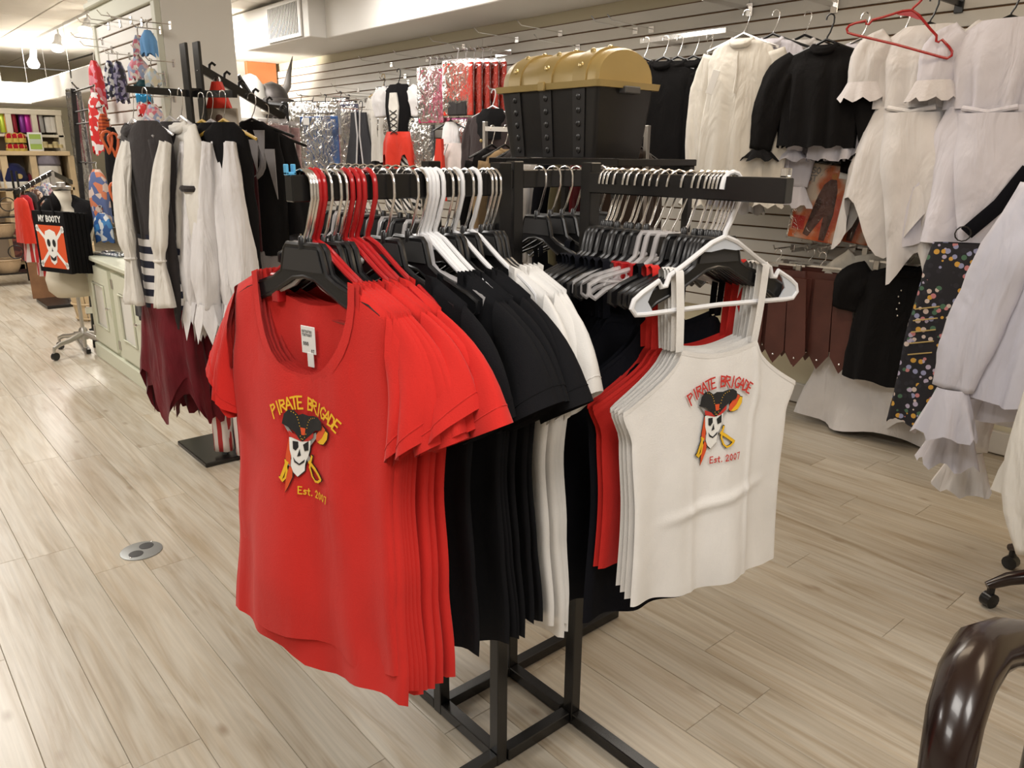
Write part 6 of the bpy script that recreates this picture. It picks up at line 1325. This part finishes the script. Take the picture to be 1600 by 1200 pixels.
for i, (px, m_, n_) in enumerate(((1, G('lime', (0.5, 0.6, 0.05)), 'lime'), (7, G('orange', (0.75, 0.25, 0.02)), 'orange'), (13, G('dark_red', (0.3, 0.02, 0.03)), 'dark red'), (19, G('crimson', (0.35, 0.02, 0.04)), 'crimson'), (32, G('purple', (0.2, 0.03, 0.25)), 'purple'), (40, G('magenta', (0.5, 0.02, 0.3)), 'magenta'), (48, G('pink', (0.6, 0.12, 0.3)), 'pink'), (55, G('plum', (0.2, 0.02, 0.08)), 'plum'), (61, G('silver', (0.5, 0.5, 0.5)), 'grey'))):
    cup('%s glitter tube on the upper far shelf' % n_, px, 176, 207, 0.032, m_)
for i, px in enumerate((74, 80)): cup('%s white cup on the upper far shelf' % ['left', 'right'][i], px, 183, 207, 0.04, M_CREAM, grp='cups on the far shelf', name='white_cup', cat='cup')
for i, (px, py) in enumerate(((89, 185), (89, 196), (95, 188))): cup('%s silver tin on the upper far shelf' % ['upper', 'lower', 'right-hand'][i], px, py, py + 11, 0.03, mat('tin', (0.6, 0.6, 0.6), 0.2, 0.9), grp='tins on the far shelf', name='silver_tin', cat='tin')
for r_ in range(2):
    for i in range(3):
        q_ = P(15 + 9*i + 2*r_, 216 + 16*r_ + 0.0, Y=SY + 0.03); t = thing('paper_crown', '%s of the red and gold crowns in the %s row' % (['left', 'middle', 'right'][i], ['upper', 'lower'][r_]), 'crown', (q_.x, SY + 0.03, q_.z - 0.05), 0, 'red and gold crowns')
        MB().lathe([(0.05, 0.0), (0.052, 0.05)], 14, cap0=False, cap1=False).build('band', mat('gold_foil', (0.70, 0.52, 0.12), 0.3, 0.5), t); MB().lathe([(0.046, 0.04), (0.05, 0.07), (0.03, 0.10), (0.005, 0.105)], 14).build('velvet_cap', fabric('crown_red', (0.40, 0.01, 0.02)), t)
        for k in range(5): MB().tube([(0.05*math.cos(a_), 0.05*math.sin(a_), 0.05) for a_ in (2*PI*k/5,)] + [(0.045*math.cos(2*PI*k/5), 0.045*math.sin(2*PI*k/5), 0.09), (0.004, 0, 0.112)], 0.004, 5).build('arch', mat('gold_foil', (0.70, 0.52, 0.12), 0.3, 0.5), t)
q_ = P(57, 231, Y=SY - 0.0)
t = thing('framed_notice', 'small green and yellow notice in a white frame on the counter', 'sign', (q_.x, SY, zmid))
MB().rbox(-0.075, 0.075, -0.006, 0.006, 0.0, 0.21, 0.003).build('frame', M_PAPER, t, smooth=False); MB().box(-0.06, 0.06, -0.009, -0.006, 0.02, 0.19).build('notice', mat('green_notice', (0.35, 0.50, 0.10), 0.6), t, smooth=False); MB().box(-0.058, 0.058, -0.0105, -0.009, 0.08, 0.135).build('pale_band', mat('pale_notice', (0.55, 0.62, 0.50), 0.6), t, smooth=False)
for i, px in enumerate((70, 78, 86, 94)): cup('%s small gold trinket on the counter right of the notice' % ORD[i].replace('front', 'first'), px, 222 + (i % 2)*4, 231, 0.03, mat('trinket_gold', (0.65, 0.55, 0.30), 0.3, 0.5, var=0.4), y=SY, grp='gold trinkets', name='trinket', cat='trinket')
# hats on the shelf under the counter
q_ = P(24, 291, Y=SY + 0.1)
t = thing('sailor_hat', 'navy and maroon cap with gold badge under the counter', 'hat', (q_.x, SY + 0.1, zl))
MB().lathe([(0.14, 0.0), (0.15, 0.06), (0.14, 0.07)], 18).build('band', M_CREAM, t); MB().lathe([(0.14, 0.07), (0.15, 0.10), (0.12, 0.22), (0.07, 0.27), (0.01, 0.28)], 18).build('crown', fabric('navy_felt', (0.012, 0.014, 0.06)), t); b_ = MB().lathe([(0.03, 0), (0.028, 0.008), (0.005, 0.01)], 12).build('badge', M_GOLD, t); b_.location = (0.04, -0.14, 0.13); b_.rotation_euler = (PI/2, 0, 0)
t = thing('maroon_hat', 'maroon soft hat beside the navy cap', 'hat', (q_.x + 0.2, SY + 0.16, zl)); MB().lathe([(0.12, 0), (0.14, 0.05), (0.10, 0.14), (0.01, 0.17)], 16).build('crown', fabric('maroon_felt', (0.12, 0.012, 0.02)), t); MB().lathe([(0.16, 0.0), (0.165, 0.012), (0.11, 0.015)], 16).build('brim', fabric('maroon_felt', (0.12, 0.012, 0.02)), t)
q_ = P(77, 280, Y=SY + 0.1)
t = thing('bucket_hat_stack', 'tall cream hat drum with grey hat on top under the counter', 'hat', (q_.x, SY + 0.12, zl)); MB().lathe([(0.14, 0), (0.15, 0.02), (0.145, 0.24), (0.13, 0.25)], 20).build('drum', M_CREAM, t); MB().lathe([(0.13, 0.25), (0.15, 0.27), (0.14, 0.36), (0.12, 0.38)], 20).build('grey_hat', fabric('grey_felt', (0.20, 0.18, 0.21)), t)
# black wire shelf at the left edge
q_ = P(10, 430, Z=0)
t = thing('wire_shelf', 'black wire shelf with baskets at the left edge', 'shelf', (q_.x - 0.05, 10.0, 0))
for sx in (-0.35, 0.18):
    for sy in (-0.15, 0.15): MB().tube([(sx, sy, 0), (sx, sy, 1.2)], 0.012, 6).build('upright', M_RUST, t)
for z in (0.12, 0.5, 0.72, 1.0): MB().box(-0.35, 0.18, -0.15, 0.15, z, z + 0.015).build('wire_tier', M_RUST, t, smooth=False)
for z in (0.36, 0.86): MB().tube([(0.05 + 0.07*math.cos(a), -0.16, z + 0.07*math.sin(a)) for a in [i*PI/8 for i in range(16)]], 0.006, 6, closed=True).build('scroll_ring', M_RUST, t)
for i, z in enumerate((0.135, 0.515, 0.735)):
    b_ = thing('wicker_basket', '%s pale basket on the black wire shelf' % ['lowest', 'middle', 'upper'][i], 'basket', (q_.x - 0.08, 10.0, z), 0, 'baskets on the wire shelf')
    MB().lathe([(0.10, 0.0), (0.13, 0.06), (0.14, 0.13), (0.13, 0.135), (0.12, 0.06)], 18).build('bowl', mat('wicker', (0.50, 0.36, 0.22), 0.7, bump=1.0, bscale=60), b_); MB().tube([(0.14*math.cos(2*PI*k/18), 0.14*math.sin(2*PI*k/18), 0.135) for k in range(18)], 0.008, 6, closed=True).build('rim', mat('wicker', (0.50, 0.36, 0.22), 0.7), b_)
# poster at the lower shelf
q_ = P(45, 400, Y=SY - 0.05)
tag(MB().rbox(q_.x - 0.14, q_.x + 0.2, SY - 0.06, SY - 0.03, 0.14, 0.52, 0.004).build('picture_board', blotch('dark_picture', [(0.10, 0.02, 0.015), (0.18, 0.06, 0.04), (0.06, 0.02, 0.02)], 18), smooth=False), 'dark red picture board leaning at the foot of the shelves', 'picture')

# ------------------------------------------------------------------ track lights
TX = 2.36
trk = thing('light_track', 'white ceiling light track over the far left aisle', 'light track', (TX, 10.8, CEIL))
MB().rbox(-0.018, 0.018, -1.7, 2.0, -0.03, 0.0, 0.002).build('rail', M_WHTPL, trk, smooth=False)
M_BULB = mat('lit_bulb', (1, 0.95, 0.85), 0.4, emit=(1.0, 0.93, 0.80), estr=18.0)
for i, (px, py, lab) in enumerate(((133, 48, 'right bright spotlight on the ceiling track beside the pier'), (88, 74, 'middle bright spotlight on the ceiling track'), (51, 100, 'left spotlight on the ceiling track'))):
    q_ = P(px, py, X=TX - 0.04); t = thing('track_spotlight', lab, 'lamp', (TX, q_.y, CEIL - 0.03), 0, 'spotlights on the ceiling track')
    dz = q_.z - (CEIL - 0.03); d_ = Vector((-0.04, -0.05, dz))
    MB().tube([(0, 0, 0.0), (0, 0, dz*0.45)], 0.010, 8).build('stem', M_WHTPL, t)
    MB().tube([Vector((0, 0.02, dz*0.35)), d_*0.75 + Vector((0, 0, 0)), d_], [0.035, 0.04, 0.075], 14).build('shade', M_WHTPL, t)
    MB().ball((d_.x, d_.y, d_.z - 0.012), 0.07, 14, 0.7).build('bulb', M_BULB, t)
    ld = bpy.data.lights.new('spot', 'SPOT'); ld.energy = 70; ld.spot_size = 1.9; ld.spot_blend = 0.6; ld.color = (1, 0.93, 0.80); ld.shadow_soft_size = 0.08
    lo = bpy.data.objects.new('spot_beam', ld); COL.objects.link(lo); lo.parent = t; lo.location = (d_.x, d_.y, d_.z - 0.09)
    lo.rotation_euler = (math.radians(-32), math.radians(-12), 0)
q_ = P(3, 140, Y=11.5)
t = thing('dome_lamp', 'small lit ceiling lamp at the left edge of the aisle', 'lamp', (q_.x, 11.5, CEIL)); MB().tube([(0, 0, 0), (0, 0, q_.z - CEIL)], 0.01, 8).build('stem', M_WHTPL, t); MB().ball((0, 0, q_.z - CEIL), 0.09, 14, 0.6).build('bulb', mat('soft_bulb', (1, 1, 1), 0.4, emit=(1, 0.95, 0.85), estr=6.0), t)
# wash light over the far end of the right wall (bright patch under the duct)
ld = bpy.data.lights.new('wall_washer', 'SPOT'); ld.energy = 150; ld.spot_size = 1.5; ld.spot_blend = 0.7; ld.color = (1, 0.93, 0.82); ld.shadow_soft_size = 0.1
lo = bpy.data.objects.new('wall_washer', ld); COL.objects.link(lo); lo.location = (3.0, 8.4, 2.2); lo.rotation_euler = Vector((-1.2, -0.3, -0.55)).to_track_quat('Z', 'Y').to_euler()

# ------------------------------------------------------------------ floor outlet
q_ = P(221, 861, Z=0)
t = thing('floor_outlet', 'round metal floor outlet with two sockets set in the boards', 'outlet', (q_.x, q_.y, 0.0), math.radians(40))
MB().lathe([(0.072, 0.0), (0.072, 0.003), (0.066, 0.005), (0.002, 0.005)], 28).build('cover_plate', mat('grey_zinc', (0.33, 0.34, 0.33), 0.4, 0.5), t)
for s in (-1, 1):
    MB().lathe([(0.025, 0.004), (0.025, 0.0062), (0.022, 0.0066), (0.002, 0.0066)], 18, (s*0.031, 0, 0)).build('socket', mat('socket_dark', (0.05, 0.05, 0.05), 0.5), t)
    MB().ball((s*0.062, 0.0, 0.005), 0.004, 6).build('screw', M_CHROME, t)

# ------------------------------------------------------------------ white blouses on a rail at the right edge
rp = P(1760, 215, X=2.35)
rr = thing('garment_rail', 'black garment rail at the right edge carrying white frilled blouses', 'rack', (2.35, rp.y, 0))
MB().tube([(0, -0.5, 1.50), (0, 0.04, 1.50)], 0.014, 8).build('rail', M_RUST, rr)
for y in (-0.5,): MB().tube([(0, y, 0), (0, y, 1.5)], 0.014, 8).build('post', M_RUST, rr)
MB().bar((-0.3, -0.5, 0.015), (0.3, -0.5, 0.015), 0.03, 0.03).build('foot', M_RUST, rr, smooth=False)
FS = [(0.14, -0.02, -0.17), (0.20, -0.04, -0.32), (0.25, -0.05, -0.54), (0.27, -0.05, -0.68)]
FS2 = [(0.15, -0.02, -0.17), (0.20, -0.04, -0.36), (0.24, -0.05, -0.62), (0.25, -0.05, -0.80)]
FS3 = [(0.14, -0.02, -0.17), (0.18, -0.03, -0.40), (0.21, -0.04, -0.72), (0.20, -0.04, -0.93)]
for i, (px, X_, mm, sp_, lab, hem) in enumerate(((1760, 2.30, M_LILAC, FS, 'front cool white blouse with wide frilled cuffs at the right edge', -0.72), (1748, 2.42, M_LILAC, FS2, 'middle white blouse with a lower frilled cuff at the right edge', -0.80), (1738, 2.56, M_WHITE, FS3, 'rear white blouse whose cuff hangs lowest at the right edge', -0.85))):
    yy = P(px, 250, X=X_).y
    o = blouse('frilled_blouse', lab, 'blouse', (X_, yy, 1.515), RZW + 0.3, mm, 900 + i, 'frilled blouses at the right edge', hem=hem, w=0.20, wh=0.23, sleeve_pts=sp_, sw=0.054, cuff=0.13, amp=0.6, k=8); flat_hanger(o, M_WHTPL, wire=False)
o = blouse('cream_tunic', 'cream tunic with a long sleeve nearest the right edge', 'tunic', (2.08, P(1900, 300, X=2.08).y, 1.515), RZW + 0.3, M_CREAM, 910, hem=-0.86, w=0.17, wh=0.24, sleeve_pts=[(0.13, -0.02, -0.18), (0.18, -0.03, -0.5), (0.2, -0.04, -0.8), (0.16, -0.05, -0.97)], sw=0.05, amp=0.5); flat_hanger(o, M_WHTPL, wire=False)

# ------------------------------------------------------------------ wooden armchair, castor base
ac = thing('armchair', 'dark polished wooden armchair with black and white patterned seat', 'chair', (1.42, 0.06, 0), 0)
def L3(px, py, Z): return P(px, py, Z=Z) - Vector((1.42, 0.06, 0))
armp = [P(1462, 1290, X=0.98), P(1478, 1200, X=0.99), P(1492, 1120, X=1.03), P(1510, 1060, X=1.09), P(1534, 1018, X=1.16), P(1568, 1004, X=1.24), P(1610, 1004, X=1.30), P(1660, 1010, X=1.36)]
ap = [Vector(p_) - Vector((1.42, 0.06, 0)) for p_ in armp]
MB().tube(ap, [0.030, 0.033, 0.036, 0.038, 0.040, 0.038, 0.034, 0.030], 16).build('arm', M_DKWOOD, ac, smooth='all')
ap2 = [p_ + Vector((0.02, -0.5, 0)) for p_ in ap]
MB().tube(ap2, [0.030, 0.033, 0.036, 0.038, 0.040, 0.038, 0.034, 0.030], 16).build('arm', M_DKWOOD, ac, smooth='all')
zf = ap[0].z
MB().tube([ap[0], (ap[0].x + 0.01, ap[0].y, 0.25), (ap[0].x, ap[0].y, 0.0)], 0.022, 12).build('leg', M_DKWOOD, ac); MB().tube([ap2[0], (ap2[0].x, ap2[0].y, 0.25), (ap2[0].x, ap2[0].y, 0.0)], 0.022, 12).build('leg', M_DKWOOD, ac)
bt = ap[-1]
for a_ in (ap[-1], ap2[-1]): MB().tube([(a_.x + 0.05, a_.y, 0.0), (a_.x + 0.02, a_.y, 0.4), (a_.x, a_.y, a_.z)], 0.022, 12).build('leg', M_DKWOOD, ac)
sk_ = ap[-1].z
for k in range(3): MB().tube([ap[-1] + Vector((0.015*k - 0.06, -0.01, 0.012*k)), (ap[-1].x + 0.05 + 0.015*k, (ap[-1].y + ap2[-1].y)/2, sk_ + 0.03 + 0.012*k), ap2[-1] + Vector((0.015*k - 0.06, 0.01, 0.012*k))], 0.016, 10).build('back_rail', M_DKWOOD, ac)
MB().rbox(ap[0].x - 0.0, ap[-1].x + 0.0, ap2[0].y + 0.06, ap[0].y - 0.05, 0.38, 0.46, 0.02).build('seat', blotch('black_white_damask', [(0.02, 0.02, 0.02), (0.7, 0.68, 0.66), (0.02, 0.02, 0.02)], 26, 0.8), ac, smooth=False)
MB().bar((ap[0].x, ap[0].y, 0.36), (ap[-1].x + 0.03, ap[-1].y, 0.36), 0.03, 0.07).build('side_rail', M_DKWOOD, ac, smooth=False)
q_ = P(1536, 946, Z=0)
cb_ = thing('swivel_chair', 'dark wooden swivel chair base with castors at the right edge', 'chair', (q_.x + 0.20, q_.y - 0.22, 0))
for k in range(5):
    a = math.radians(133 + 72*k); c_, s_ = math.cos(a), math.sin(a)
    lg = MB().tube([(0.03*c_, 0.03*s_, 0.13), (0.15*c_, 0.15*s_, 0.125), (0.24*c_, 0.24*s_, 0.105), (0.30*c_, 0.30*s_, 0.075)], [0.03, 0.026, 0.022, 0.014], 10).build('leg', M_DKWOOD, cb_)
    w_ = MB().lathe([(0.008, -0.018), (0.025, -0.016), (0.025, 0.016), (0.008, 0.018)], 14).build('castor_wheel', M_BLKPL, lg); w_.location = (0.285*c_, 0.285*s_, 0.026); w_.rotation_euler = (PI/2, 0, a + 0.4)
    MB().tube([(0.285*c_, 0.285*s_, 0.09), (0.285*c_, 0.285*s_, 0.045)], 0.012, 8).build('castor_stem', M_BLKPL, lg)
MB().lathe([(0.04, 0.10), (0.04, 0.17), (0.022, 0.18), (0.022, 0.40), (0.12, 0.41), (0.12, 0.43)], 16).build('column', M_DKWOOD, cb_)
MB().rbox(-0.22, 0.22, -0.22, 0.22, 0.43, 0.48, 0.03).build('seat', M_REDSAT, cb_, smooth=False)
